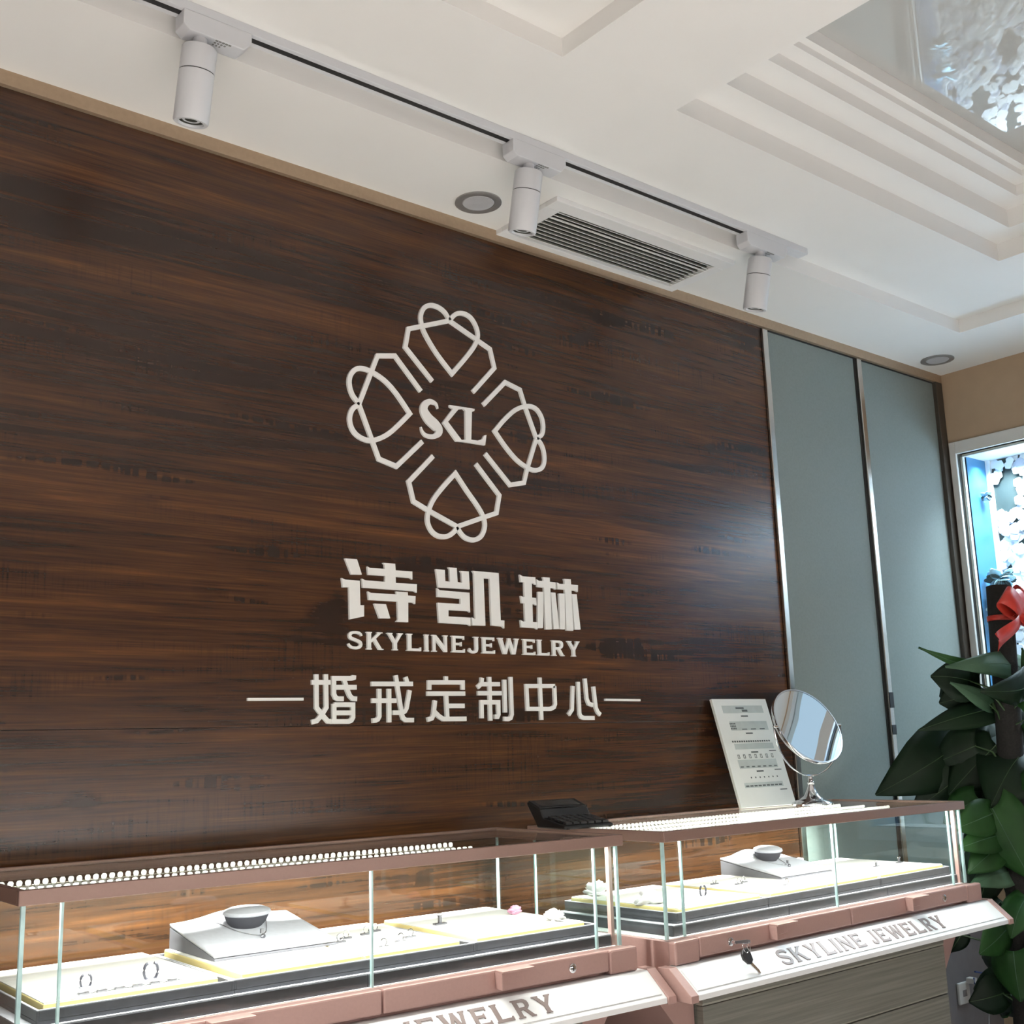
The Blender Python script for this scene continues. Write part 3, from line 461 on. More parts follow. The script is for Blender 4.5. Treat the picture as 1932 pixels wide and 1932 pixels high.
# Latin capitals with small wedge serifs, unit box
GL = {
 'K': [[(0, 1), (.32, 1), (.32, .94), (.27, .93), (.27, .57), (.66, .94), (.62, .96), (.62, 1), (.95, 1), (.95, .95), (.86, .93), (.55, .62), (.90, .06), (1, .04), (1, 0), (.72, 0), (.40, .50), (.27, .38), (.27, .07), (.32, .05), (.32, 0), (0, 0), (0, .05), (.06, .07), (.06, .93), (0, .95)]],
 'Y': [[(0, 1), (.34, 1), (.34, .95), (.30, .93), (.52, .58), (.72, .93), (.66, .95), (.66, 1), (1, 1), (1, .95), (.94, .93), (.62, .42), (.62, .07), (.68, .05), (.68, 0), (.34, 0), (.34, .05), (.40, .07), (.40, .42), (.07, .93), (0, .95)]],
 'L': [[(0, 1), (.40, 1), (.40, .95), (.33, .93), (.33, .15), (.90, .15), (.93, .22), (1, .22), (1, 0), (0, 0), (0, .05), (.08, .07), (.08, .93), (0, .95)]],
 'I': [[(0, 1), (1, 1), (1, .95), (.86, .93), (.86, .07), (1, .05), (1, 0), (0, 0), (0, .05), (.14, .07), (.14, .93), (0, .95)]],
 'N': [[(0, 1), (.26, 1), (.78, .36), (.78, .93), (.70, .95), (.70, 1), (1, 1), (1, .95), (.95, .93), (.95, 0), (.78, 0), (.22, .70), (.22, .07), (.30, .05), (.30, 0), (0, 0), (0, .05), (.06, .07), (.06, .93), (0, .95)]],
 'E': [[(0, 1), (.97, 1), (.97, .78), (.91, .78), (.89, .86), (.30, .86), (.30, .58), (.68, .58), (.70, .64), (.77, .64), (.77, .38), (.70, .38), (.68, .44), (.30, .44), (.30, .14), (.91, .14), (.93, .22), (1, .22), (1, 0), (0, 0), (0, .05), (.08, .07), (.08, .93), (0, .95)]],
 'J': [[(.52, 1), (1, 1), (1, .95), (.94, .93), (.94, .26), (.90, .12), (.80, .03), (.62, -.02), (.40, -.02), (.22, .03), (.08, .09), (.04, .16), (.14, .30), (.22, .28), (.28, .19), (.40, .13), (.55, .13), (.63, .17), (.67, .26), (.67, .93), (.52, .95)]],
 'W': [[(0, 1), (.24, 1), (.24, .95), (.21, .93), (.33, .32), (.47, .93), (.45, 1), (.61, 1), (.60, .93), (.74, .32), (.82, .93), (.77, .95), (.77, 1), (1, 1), (1, .95), (.96, .93), (.81, 0), (.65, 0), (.52, .60), (.40, 0), (.24, 0), (.04, .93), (0, .95)]],
 'R': [[(0, 1), (.66, 1), (.80, .96), (.89, .87), (.91, .73), (.88, .59), (.78, .49), (.68, .46), (.92, .07), (1, .05), (1, 0), (.74, 0), (.48, .42), (.30, .42), (.30, .07), (.38, .05), (.38, 0), (0, 0), (0, .05), (.08, .07), (.08, .93), (0, .95)]],
}
RHOLE = [(.30, .86), (.58, .86), (.67, .82), (.70, .73), (.67, .61), (.58, .56), (.30, .56)]
SST = [(.93, .74, .10), (.88, .84, .13), (.72, .92, .15), (.48, .935, .15), (.26, .90, .17), (.13, .78, .19), (.18, .63, .19), (.38, .55, .18), (.64, .47, .18), (.84, .37, .19), (.87, .22, .19), (.74, .09, .17), (.50, .06, .15), (.26, .09, .14), (.10, .19, .13), (.05, .29, .10)]
def glyph(mb, ch, fx, y0, y1):             # fx maps unit box to the plane
    if ch == 'S':
        c = catmull(SST, 3); a = fx(0, 0); b = fx(1, 1); sc = abs(b[1] - a[1])
        mb.ribbon([fx(p[0], p[1]) for p in c], 0, y0, y1, wid=[p[2] * sc for p in c])
    elif ch == 'R':                        # outline joined to the bowl opening
        o = GL['R'][0]; k = [(.30, .70)]
        h = RHOLE
        up = [(.30, 1)] + [o[1], o[2], o[3], (.91, .73)] + [(.70, .73), h[2], h[1], h[0]]
        lo = [(.91, .73), o[5], o[6], o[7], o[8], o[9], o[10], o[11], o[12], (.30, .42), h[6], h[5], h[4], (.70, .73)]
        le = [(0, 1), (.30, 1), (.30, .07)] + o[15:]
        for q in (up, lo, le): poly(mb, [fx(*p) for p in q], y0, y1)
    else:
        for g in GL[ch]: poly(mb, [fx(*p) for p in g], y0, y1)
    return mb
t3 = tag(empty('wall_lettering', (1.70, 0, 1.474)), 'row of white Latin capitals with small serifs under the large characters', 'lettering')
for ch, x0, x1, z1, z0 in LAT:
    z0 = 1.4745; z1 = 1.5133
    obj('letter', glyph(MB(), ch, lambda a, b: (x0 + (x1 - x0) * a - 1.70, (z1 - z0) * b), 0, YL), M['letter'], t3)
# ---------------------------------------------------------------- ceiling fittings
tr = tag(empty('lighting_track', (0, -0.347, ZC)), 'long white lighting track with a black slot running along the ceiling step', 'track')
X0, X1 = -2.0, 2.650
mb = MB().box(X0, X1, -0.0185, -0.007, -0.019, 0).box(X0, X1, 0.007, 0.0185, -0.019, 0).box(X0, 2.50, -0.007, 0.007, -0.006, 0).box(2.50, X1, -0.007, 0.007, -0.019, 0)
obj('rail', mb, M['track'], tr, bevel=0.0012)
obj('slot', MB().box(X0, 2.50, -0.007, 0.007, -0.0182, -0.0065), M['black'], tr)
obj('end_cap', MB().box(X1, X1 + 0.004, -0.0165, 0.0165, -0.018, 0), M['track'], tr)
def head(x0, x1, xc, lab):
    t = empty('track_spotlight', ((x0 + x1) / 2, -0.347, ZC - 0.019)); h = (x1 - x0) / 2
    prof = [(-h, 0), (-h, -0.030), (-h + 0.012, -0.040), (h - 0.016, -0.040), (h, -0.022), (h, 0)]
    obj('adapter', MB().prism([(a, -0.020, b) for a, b in prof], (0, 0.040, 0)), M['track'], t, bevel=0.002)
    mb = MB()
    for r in range(3):
        for k in range(5 - r): mb.box(-0.004 + k * 0.0065, 0.0012 + k * 0.0065 - 0.001 * r, -0.0185 + r * 0.0075, -0.0140 + r * 0.0075, -0.0404, -0.040)
    obj('print_mark', mb, M['print_dark'], t)['kind'] = 'stuff'
    xl = xc - (x0 + x1) / 2
    obj('neck', MB().lathe([(0.013, 0), (0.013, -0.016), (0.010, -0.020)], 20, (xl, 0, -0.040)), M['track'], t, True)
    ax = Vector((0, math.sin(R(13)), -math.cos(R(13)))); org = Vector((xl, 0, -0.056)); r = 0.0325
    obj('barrel', MB().lathe([(r - 0.003, 0), (r, 0.004), (r, 0.047)], 32, org, ax), M['track'], t, True)
    obj('seam', MB().lathe([(r - 0.001, 0.047), (r - 0.001, 0.049)], 32, org, ax), M['black'], t, True)
    b2 = obj('barrel', MB().lathe([(r, 0.049), (r, 0.140), (r - 0.002, 0.143), (0.024, 0.143), (0.022, 0.138), (0.0, 0.136)], 32, org, ax, cap=False), M['track'], t, True)
    obj('lens', MB().lathe([(0.0225, 0.1385), (0.017, 0.1395), (0.016, 0.137), (0.0, 0.1372)], 28, org, ax, cap=False), M['ventdark'], t, True)
    return tag(t, lab, 'spotlight', 'spotlights on the ceiling track')
head(0.778, 0.915, 0.819, 'nearest white cylinder spotlight on the track, at the upper left over the walnut wall')
head(1.562, 1.722, 1.623, 'middle white cylinder spotlight on the track, in front of the air vent')
head(2.382, 2.556, 2.456, 'far white cylinder spotlight at the right end of the track')
def downlight(x, y, lab, dm):
    t = empty('downlight', (x, y, ZS))
    obj('trim_ring', MB().lathe([(0.058, 0), (0.058, -0.003), (0.052, -0.005), (0.040, -0.003), (0.040, 0)], 36, cap=False), M['ringgrey'], t, True)
    obj('diffuser', MB().lathe([(0.040, -0.001), (0.038, -0.0035), (0.0, -0.0035)], 36, cap=False), dm, t, True)
    tag(t, lab, 'downlight', 'recessed downlights in the low ceiling')
downlight(1.660, -0.110, 'round chrome rimmed downlight left of the air vent', M['diffuser'])
downlight(3.757, -0.108, 'round chrome rimmed downlight in the far corner above the frosted panels', M['diffuser'])
v = tag(empty('air_vent', (2.13, -0.13, ZS)), 'white rectangular air vent with long slats in the ceiling above the wood wall', 'vent')
obj('back_plate', MB().box(-0.29, 0.30, -0.08, 0.10, -0.0015, 0), M['ventdark'], v)
fx0, fx1, fy0, fy1 = -0.335, 0.335, -0.122, 0.122; ix0, ix1, iy0, iy1 = -0.288, 0.297, -0.078, 0.096
for (a, b, c_, d) in ((fx0, fx1, fy0, iy0), (fx0, fx1, iy1, fy1), (fx0, ix0, iy0, iy1), (ix1, fx1, iy0, iy1)):
    obj('frame', MB().box(a, b, c_, d, -0.013, 0), M['ventslat'] if 0 else M['white'], v, bevel=0.0015)
for k in range(10):
    y = iy0 + 0.010 + k * 0.0170
    obj('slat', MB().prism([(ix0, y - 0.0035, -0.011), (ix0, y - 0.0025, -0.012), (ix0, y + 0.0045, -0.003), (ix0, y + 0.0035, -0.002)], (ix1 - ix0, 0, 0)), M['ventslat'], v)
obj('cross_bar', MB().box(ix0, ix1, -0.0445, -0.042, -0.0135, -0.0115), M['white'], v)
# ---------------------------------------------------------------- showcases
def build_case(cx, cy, ang, w, lb, lab, cablab, traylabs, lock_side, led_rows, lit_r):
    root = empty('display_case', (cx, cy, 0), R(ang)); tag(root, lab, 'display case')
    def bx(u0, u1, v0, v1, z0, z1, mb=None): return (mb or MB()).box(u0, u1, -v0, -v1, z0, z1)
    D = -0.42
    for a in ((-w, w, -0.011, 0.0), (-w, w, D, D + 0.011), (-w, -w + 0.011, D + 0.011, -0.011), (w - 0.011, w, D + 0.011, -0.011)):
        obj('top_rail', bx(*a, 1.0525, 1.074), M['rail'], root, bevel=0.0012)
    obj('top_glass', bx(-w + 0.011, w - 0.011, D + 0.011, -0.011, 1.066, 1.071), M['glass'], root)
    us = [-w + 0.008, -w + 0.066, 0.005, w - 0.066, w - 0.004]
    for i in range(4):
        p = obj('front_pane', bx(us[i] + 0.0012, us[i + 1] - 0.0012, -0.019, -0.014, 0.862, 1.0525), M['glass'], root)
        if i in (0, 3):
            e = us[i] if i == 0 else us[i + 1]
            sgn = 1 if i == 0 else -1
            obj('glass_edge', bx(e, e + sgn * 0.006, -0.0195, -0.0135, 0.862, 1.0525), M['gedge'], p)
        if i < 3: obj('glass_edge', bx(us[i + 1] - 0.0024, us[i + 1] + 0.0014, -0.0195, -0.0135, 0.862, 1.0525), M['gedge'], p)
    for sg in (-1, 1):
        p = obj('side_pane', bx(sg * (w - 0.008), sg * (w - 0.0125), D + 0.012, -0.020, 0.862, 1.0525), M['glass'], root)
        obj('glass_edge', bx(sg * (w - 0.0075), sg * (w - 0.013), D + 0.010, D + 0.014, 0.862, 1.0525), M['gedge'], p)
    for a, b in ((-w + 0.014, w - 0.067), (w - 0.063, w - 0.014)):
        p = obj('back_pane', bx(a, b, D + 0.005, D + 0.010, 0.862, 1.0525), M['glass'], root)
    obj('corner_post', bx(w - 0.020, w - 0.012, -0.034, -0.024, 0.862, 1.0525), M['pink'], root)
    obj('base', bx(-w, w, D, 0.0, 0.790, 0.8605), M['pink'], root)
    obj('base_board', bx(-w + 0.014, w - 0.014, D + 0.012, -0.021, 0.8605, 0.862), M['casefloor'], root)
    for sg in (-1, 1):
        obj('end_block', bx(sg * (w - 0.067), sg * (w + 0.006), 0.0, 0.020, 0.818, 0.863), M['pink'], root, bevel=0.004)
    for k, (a, b) in enumerate(((-w + 0.069, 0.003), (0.006, w - 0.069))):
        dr = obj('drawer_front', bx(a, b, 0.0, 0.019, 0.825, 0.8635), M['pink'], root, bevel=0.003)
        hc = (-0.27 if k == 0 else 0.272)
        mb = bx(hc - 0.036, hc + 0.036, 0.0185, 0.044, 0.8605, 0.8638); bx(hc - 0.036, hc - 0.033, 0.0188, 0.040, 0.832, 0.8605, mb); bx(hc - 0.033, hc + 0.026, 0.0188, 0.022, 0.838, 0.8605, mb)
        obj('handle', mb, M['pink'], dr, bevel=0.0008)
        lk = (-0.438 if k == 0 else 0.416)
        obj('lock', MB().lathe([(0.0085, 0), (0.0085, 0.003), (0.006, 0.0045), (0.0, 0.0045)], 20, (lk, -0.019, 0.8435), (0, -1, 0)), M['silver'], dr, True)
        obj('keyhole', MB().box(lk - 0.001, lk + 0.001, -0.0236, -0.0239, 0.8395, 0.8475), M['black'], dr)
    # slanted sign box
    e = lb
    prof = [(-0.0, 0.8175), (0.028, 0.8175), (0.080, 0.773), (0.080, 0.763), (0.0, 0.763)]
    obj('sign_box', MB().prism([(-e + 0.022, -v, z) for v, z in prof], (2 * e - 0.044, 0, 0)), M['signwhite'], root, bevel=0.001)
    dv = Vector((0.052, -0.0445)).normalized(); nv = Vector((0.0445, 0.052)).normalized()
    def face(s, h=0.0): return (0.028 + dv.x * s + nv.x * h, 0.8175 + dv.y * s + nv.y * h)
    a = [face(0.008), face(0.008, 0.0016), face(0.059, 0.0016), face(0.059)]
    sf = obj('sign_face', MB().prism([(-e + 0.03, -v, z) for v, z in a], (2 * e - 0.06, 0, 0)), M['signwhite'], root, bevel=0.0006)
    for sg in (-1, 1):
        pr2 = [(-0.0, 0.8195), (0.029, 0.8195), (0.083, 0.774), (0.083, 0.761), (0.0, 0.761)]
        obj('sign_end_cap', MB().prism([(sg * (e - 0.022), -v, z) for v, z in pr2], (sg * 0.022, 0, 0)), M['pink'], root, bevel=0.001)
    obj('underside', bx(-w, w, D, 0.0, 0.763, 0.790), M['pink'], root)
    word = 'SKYLINE JEWELRY'; widths = {'S': .72, 'K': .86, 'Y': .80, 'L': .72, 'I': .26, 'N': .82, 'E': .68, 'J': .50, 'W': 1.05, 'R': .74, ' ': .20}
    gap = 0.17; tot = sum(widths[c] + gap for c in word) - gap; u = -0.322; sc = 0.664 / tot
    H = 0.0375; s1 = 0.012
    for c in word:
        wd = widths[c] * sc
        if c != ' ':
            mb = glyph(MB(), c, lambda a, b: (u + wd * a, b * H), 0, -0.0015)
            mb.v = [(x, -(face(s1 + H - zz, 0.0016 - y)[0]), face(s1 + H - zz, 0.0016 - y)[1]) for x, y, zz in mb.v]
            obj('letter', mb, M['signletter'], sf)
        u += wd + gap * sc
    # LED tape under the top glass; rows after the first imitate reflection and glare
    for v0, hb_ in led_rows:
        tp = obj('led_tape_and_reflection', bx(-w + 0.03, lit_r, v0 - 0.004, v0 + 0.004, 1.0522, 1.0534), M['ledtape'], root)
        mb = MB(); k = -w + 0.034
        while k < lit_r - 0.004:
            mb.lathe([(0.0030, 1.0534), (0.0046, 1.0534 + hb_ * 0.3), (0.0046, 1.0534 + hb_ * 0.7), (0.0026, 1.0534 + hb_)], 6, (k + 0.0026, -v0, 0)); k += 0.0138
        o = obj('led_chips_and_reflection', mb, M['led'], tp); o['kind'] = 'stuff'
    area('led_lamp', (0, 0.026, 1.051), LED_FRONT, 2 * w - 0.06, 0.010, (1.0, 0.97, 0.92), 170, (0, 0, 0), root)
    area('led_lamp', (0, 0.285, 1.050), LED_BACK, 2 * w - 0.06, 0.010, (1.0, 0.97, 0.92), 84, (R(48), 0, 0), root)
    # cabinet below
    cab = empty('drawer_cabinet', (cx, cy, 0), R(ang)); tag(cab, cablab, 'cabinet')
    cw = 0.478; vf = -0.03
    obj('carcass', bx(-cw, cw, D, vf - 0.018, 0.0, 0.763), M['cab'], cab)
    obj('top_rail', bx(-cw, cw, vf - 0.018, vf, 0.722, 0.763), M['cab'], cab)
    obj('edge_strip', bx(-cw, cw, vf - 0.018, vf - 0.001, 0.7175, 0.7215), M['cabgap'], cab)
    z = 0.716
    while z > 0.1:
        df = obj('drawer_front', bx(-cw, cw, vf - 0.018, vf, z - 0.112, z), M['cab'], cab, bevel=0.0012)
        obj('edge_strip', bx(-cw, cw, vf - 0.017, vf - 0.002, z - 0.1155, z - 0.1125), M['cabgap'], df)
        z -= 0.118
    for sg in (-1, 1):
        obj('side_bracket', MB().prism([(sg * (cw + 0.006), 0.05, 0.62), (sg * (cw + 0.006), 0.05, 0.762), (sg * (w + 0.008), 0.05, 0.762)], (0, 0.32, 0)), M['pink'], cab)
    obj('toe_kick', bx(-cw, cw, vf - 0.02, vf - 0.01, 0.0, z), M['darkgap'], cab)
    return root
C1 = ((1.122, -0.454), -1.8, 0.578); C2 = ((2.388, -0.489), 1.3, 0.602)
build_case(1.122, -0.454, -1.8, 0.578, 0.622, 'near glass jewellery showcase at the left with rose gold rails and lit row of LEDs',
           'grey oak drawer cabinet under the near showcase', None, None, ((-0.285, 0.0085), (-0.215, 0.004)), 0.36)
build_case(2.388, -0.489, 1.3, 0.602, 0.640, 'far glass jewellery showcase beside the plant with rose gold rails and bright LEDs',
           'grey oak drawer cabinet under the far showcase', None, None, ((-0.37, 0.009), (-0.29, 0.007), (-0.21, 0.007), (-0.13, 0.006)), 0.57)
def cw(case, u, v, z):
    (x, y), a, w = case; a = R(a); return (x + math.cos(a) * u + math.sin(a) * v, y + math.sin(a) * u - math.cos(a) * v, z)
# the lit counter across the aisle, behind the camera: seen only as a pale band mirrored in the wall
oc = tag(empty('shop_counter', (1.9, -3.1, 0)), 'long lit white counter mirrored as a pale band low in the walnut wall', 'counter')
obj('carcass', MB().box(-1.15, 1.25, -0.5, 0.0, 0, 0.80), M['cab'], oc)
obj('display_board', MB().prism([(-1.15, 0.0, 0.80), (-1.15, -0.10, 0.965), (-1.15, -0.5, 0.965), (-1.15, -0.5, 0.80)], (2.40, 0, 0)), M['casefloor'], oc)
obj('light_rail', MB().box(-1.15, 1.25, 0.035, 0.050, 1.02, 1.045), M['pink'], oc)
for x in (-1.14, 1.23): obj('rail_post', MB().box(x, x + 0.012, 0.036, 0.048, 0.80, 1.02), M['pink'], oc)
obj('ledge', MB().box(-1.15, 1.25, 0.0, 0.055, 0.79, 0.80), M['pink'], oc)
area('counter_lamp', (0.05, 0.040, 1.015), COUNTER_POWER, 2.35, 0.012, (1.0, 0.95, 0.92), 120, (R(-35), 0, 0), oc)
# display blocks and trays: local frame with u along the case and +y to the back
def block(case, u0, u1, v0, v1, z0, z1, lab):
    o = empty('riser_block', cw(case, u0, v1, z0), R(case[1])); w = u1 - u0; d = v1 - v0
    obj('block', MB().box(0, w, 0, d, 0, z1 - z0 - 0.001), M['velvet'], o, bevel=0.0015)
    obj('block_top', MB().box(0.0008, w - 0.0008, 0.0008, d - 0.0008, z1 - z0 - 0.001, z1 - z0), M['vtop'], o)
    return tag(o, lab, 'riser block', 'velvet riser blocks in the showcases')
def tray(case, u0, u1, v0, v1, z0, z1, pads, lab, pz=0.014, pin=0.006):
    o = empty('display_tray', cw(case, u0, v1, z0), R(case[1])); w = u1 - u0; d = v1 - v0; h = z1 - z0; t = 0.004
    obj('tray_body', MB().box(0, w, 0, d, 0, 0.006).box(0, t, 0, d, 0.006, h - 0.001).box(w - t, w, 0, d, 0.006, h - 0.001).box(t, w - t, 0, t, 0.006, h - 0.001).box(t, w - t, d - t, d, 0.006, h - 0.001), M['velvet'], o, bevel=0.001)
    obj('tray_rim', MB().box(0.0004, t, 0.0004, d, h - 0.001, h).box(w - t, w - 0.0004, 0.0004, d, h - 0.001, h).box(t, w - t, 0.0004, t, h - 0.001, h).box(t, w - t, d - t, d - 0.0004, h - 0.001, h), M['vtop'], o)
    for (p0, p1, q0) in pads:
        pd = obj('foam_pad', MB().box(p0 - u0, p1 - u0, q0, d - 0.012, 0.006, h + pz - 0.0015 - 0.006), M['cream'], o, bevel=0.0015)
        obj('pad_cover', MB().box(p0 - u0 + 0.001, p1 - u0 - 0.001, q0 + 0.001, d - 0.013, h + pz - 0.0075, h + pz - 0.006), M['padtop'], pd)
    return tag(o, lab, 'tray', 'charcoal display trays in the showcases')
block(C1, -0.555, 0.0, -0.385, -0.024, 0.862, 0.884, 'long grey riser block under the left half of the near showcase')
block(C1, 0.001, 0.556, -0.385, -0.024, 0.862, 0.884, 'long grey riser block under the right half of the near showcase')
block(C2, -0.555, -0.165, -0.385, -0.030, 0.862, 0.884, 'grey riser block at the left of the far showcase')
block(C2, -0.164, 0.240, -0.385, -0.030, 0.862, 0.884, 'grey riser block in the middle of the far showcase')
block(C2, 0.241, 0.580, -0.385, -0.030, 0.862, 0.884, 'grey riser block at the right of the far showcase')
tray(C1, -0.537, -0.237, -0.375, -0.032, 0.884, 0.905, [(-0.527, -0.262, 0.004)], 'charcoal tray with earrings on white pad, left in near showcase')
tray(C1, -0.236, 0.233, -0.375, -0.034, 0.884, 0.905, [(-0.222, -0.003, 0.002), (0.003, 0.200, 0.002)], 'wide charcoal tray under the bust in the near showcase')
tray(C1, 0.234, 0.532, -0.375, -0.036, 0.884, 0.905, [(0.240, 0.500, 0.002)], 'charcoal tray with the T shaped ring stand, right in near showcase')
tray(C2, -0.535, -0.228, -0.375, -0.038, 0.884, 0.906, [(-0.525, -0.252, 0.002)], 'charcoal tray at the left end of the far showcase')
tray(C2, -0.227, 0.226, -0.375, -0.038, 0.884, 0.906, [(-0.215, -0.002, 0.002), (0.004, 0.218, 0.002)], 'wide charcoal tray under the bust in the far showcase')
tray(C2, 0.227, 0.560, -0.375, -0.038, 0.884, 0.906, [(0.233, 0.530, 0.002)], 'charcoal tray at the plant end of the far showcase')
ZP = 0.913
# necklace bust: sloping board with a raised neck and an overhanging collar
def bust(case, u0, u1, v0, v1, zb, lab, chain):
    w = u1 - u0; d = v1 - v0; o = empty('necklace_bust', cw(case, (u0 + u1) / 2, v1, zb), R(case[1]))
    hb = 0.036; hf = 0.004
    obj('wedge_base', MB().prism([(-w / 2, 0, 0), (-w / 2, d, 0), (-w / 2, d, hb), (-w / 2, 0, hf)], (w, 0, 0)), M['bustside'], o, bevel=0.001)
    n = 26; rows = []
    for i in range(n + 1):
        row = []
        for j in range(n + 1):
            a = -1 + 2 * j / n; b = i / n
            z = hf + 0.004 + (hb - hf) * b
            bump = math.exp(-((a / 0.52) ** 2)) * (1 / (1 + math.exp(-(b - 0.66) * 14))) * 0.014
            row.append((a * w / 2, b * d, z + bump))
        rows.append(row)
    mb = MB(); mb.sheet(rows)
    top = obj('board', mb, M['vtop'], o, True, solid=0.005, recalc=False)
    c = Vector((0, d * 0.64, hf + (hb - hf) * 0.64 + 0.004))
    obj('neck', MB().lathe([(0.010, -0.006), (0.026, 0.002), (0.037, 0.013), (0.043, 0.026)], 36, c, (0, -0.10, 1), 1.0, 0.72), M['neckshade'], o, True)
    obj('collar', MB().lathe([(0.043, 0.026), (0.046, 0.028), (0.044, 0.033), (0.034, 0.037), (0.0, 0.038)], 36, c, (0, -0.10, 1), 1.0, 0.72, cap=False), M['vtop'], o, True)
    tag(o, lab, 'necklace bust', 'necklace busts in the showcases')
    nk = empty('necklace', cw(case, (u0 + u1) / 2, v1, zb), R(case[1]))
    pts = []
    for k in range(25):
        t = -1 + 2 * k / 24; a = t * 0.42; b = 0.76 - 0.42 * (1 - abs(t) ** 1.7)
        bump = math.exp(-((a / 0.52) ** 2)) * (1 / (1 + math.exp(-(b - 0.66) * 14))) * 0.014
        pts.append((a * w / 2, b * d, hf + (hb - hf) * b + 0.008 + bump))
    obj('chain', MB().tube(pts, 0.0007, 6), M['silver'], nk)
    pm = pts[12]
    mb = MB(); mb.lathe([(0.0, 0), (0.004, 0.003), (0.0045, 0.006), (0.0, 0.010)], 10, (pm[0], pm[1] - 0.006, pm[2] - 0.003), (0, -0.5, 0.3)); mb.box(pm[0] - 0.003, pm[0] + 0.003, pm[1] - 0.008, pm[1] - 0.004, pm[2] + 0.004, pm[2] + 0.012)
    obj('pendant', mb, M['dsilver'], nk)
    tag(nk, chain, 'necklace')
M['bustside'] = plain('bust_side_fabric', (0.16, 0.16, 0.18), 0.9)
M['neckshade'] = plain('bust_neck_shade', (0.055, 0.056, 0.068), 0.9)  # shade under the overhanging collar put into the neck colour
bust(C1, -0.212, 0.020, -0.365, -0.165, ZP, 'grey velvet necklace bust board in the near showcase', 'fine silver chain with pendant on the near bust')
bust(C2, 0.010, 0.225, -0.365, -0.175, ZP, 'grey velvet necklace bust board in the far showcase', 'fine silver chain on the far bust')
M['darkjewel'] = plain('dark_gem_metal', (0.05, 0.05, 0.065), 0.3, 0.5)
def earrings(case, u, v, lab, s=1.0):
    o = empty('earring_stand', cw(case, u, v, ZP), R(case[1]))
    obj('base', MB().box(-0.012 * s, 0.012 * s, -0.006, 0.006, 0, 0.002), M['vtop'], o)
    for sg in (-1, 1):
        obj('earring', MB().tube([(sg * (0.005 + 0.006 * math.sin(t)) * s, 0, (0.0135 - 0.0115 * math.cos(t)) * s) for t in [k * math.pi / 8 for k in range(9)]], 0.0023 * s, 6), M['darkjewel'], o)
    tag(o, lab, 'earrings', 'earring stands in the showcases')
earrings(C1, -0.445, -0.105, 'earring pair standing by the left glass edge in near showcase', 0.75)
earrings(C1, -0.350, -0.090, 'larger hoop earring pair standing left of the near bust', 1.0)
earrings(C2, -0.345, -0.125, 'earring pair on the left tray of the far showcase', 0.9)
def ringslot(case, u, v, lab, tilt=0):
    o = empty('ring_on_clip', cw(case, u, v, ZP), R(case[1]))
    obj('clip', MB().box(-0.011, 0.011, -0.004, 0.004, 0, 0.003), M['dsilver'], o)
    obj('ring', MB().tube([(0.006 * math.cos(t), 0, 0.009 + 0.0065 * math.sin(t)) for t in [k * math.pi / 6 for k in range(13)]], 0.001, 5), M['silver'], o)
    tag(o, lab, 'ring', 'rings on clips in the showcases')
for u, v, l in ((0.035, -0.18, 'silver ring on a dark clip closest to the near bust'), (0.065, -0.21, 'second silver ring right of the near bust in the rear row'),
                (0.117, -0.225, 'third silver ring right of the near bust in the rear row'), (0.148, -0.245, 'farthest silver ring of the rear row right of the near bust'),
                (0.062, -0.072, 'left silver ring of the three near the front edge beside the near bust'), (0.115, -0.10, 'middle silver ring of the three near the front edge beside the near bust'),
                (0.155, -0.13, 'right silver ring of the three near the front edge beside the near bust')):
    ringslot(C1, u, v, l)
for u, v, l in ((-0.155, -0.25, 'rearmost silver ring on a dark clip left of the far bust'), (-0.088, -0.215, 'silver ring on a dark clip closest to the far bust'),
                (-0.125, -0.20, 'silver ring between two others left of the far bust'), (-0.071, -0.10, 'frontmost silver ring below the far bust')):
    ringslot(C2, u, v, l)
def chainrow(case, u0, u1, v, lab):
    o = empty('chain_bracelet', cw(case, u0, v, ZP), R(case[1])); w = u1 - u0
    obj('chain', MB().tube([(w * k / 40, 0.0, 0.0022 + 0.0016 * math.sin(k * 0.9)) for k in range(41)], 0.0012, 5), M['silver'], o)
    mb = MB()
    for k in range(6): mb.box(w * (k + 0.1) / 6, w * (k + 0.65) / 6, -0.0035, 0.0035, 0, 0.0042)
    obj('links', mb, M['dsilver'], o); tag(o, lab, 'bracelet')
chainrow(C1, -0.475, -0.315, -0.052, 'linked chain bracelet along the front of the left pad in the near showcase')
def ringstand(case, u, v, lab, s=1.0):
    o = empty('ring_stand', cw(case, u, v, ZP), R(case[1]))
    obj('foot', MB().box(-0.013 * s, 0.013 * s, -0.006 * s, 0.006 * s, 0, 0.003), M['dsilver'], o)
    obj('stem', MB().box(-0.003 * s, 0.003 * s, -0.003 * s, 0.003 * s, 0.003, 0.017 * s), M['dsilver'], o)
    obj('ring', MB().tube([(0.008 * s * math.cos(t), 0, 0.0185 * s + 0.002 * math.sin(t)) for t in [k * math.pi / 6 for k in range(13)]], 0.0014 * s, 5), M['silver'], o)
    tag(o, lab, 'ring stand', 'ring stands in the showcases')
ringstand(C1, 0.285, -0.225, 'small dark T shaped ring stand on the right pad of the near showcase')
ringstand(C2, 0.385, -0.148, 'first small ring stand on the plant end pad of the far showcase', 0.7)
ringstand(C2, 0.500, -0.150, 'ring stand nearest the right end glass of the far showcase', 0.8)
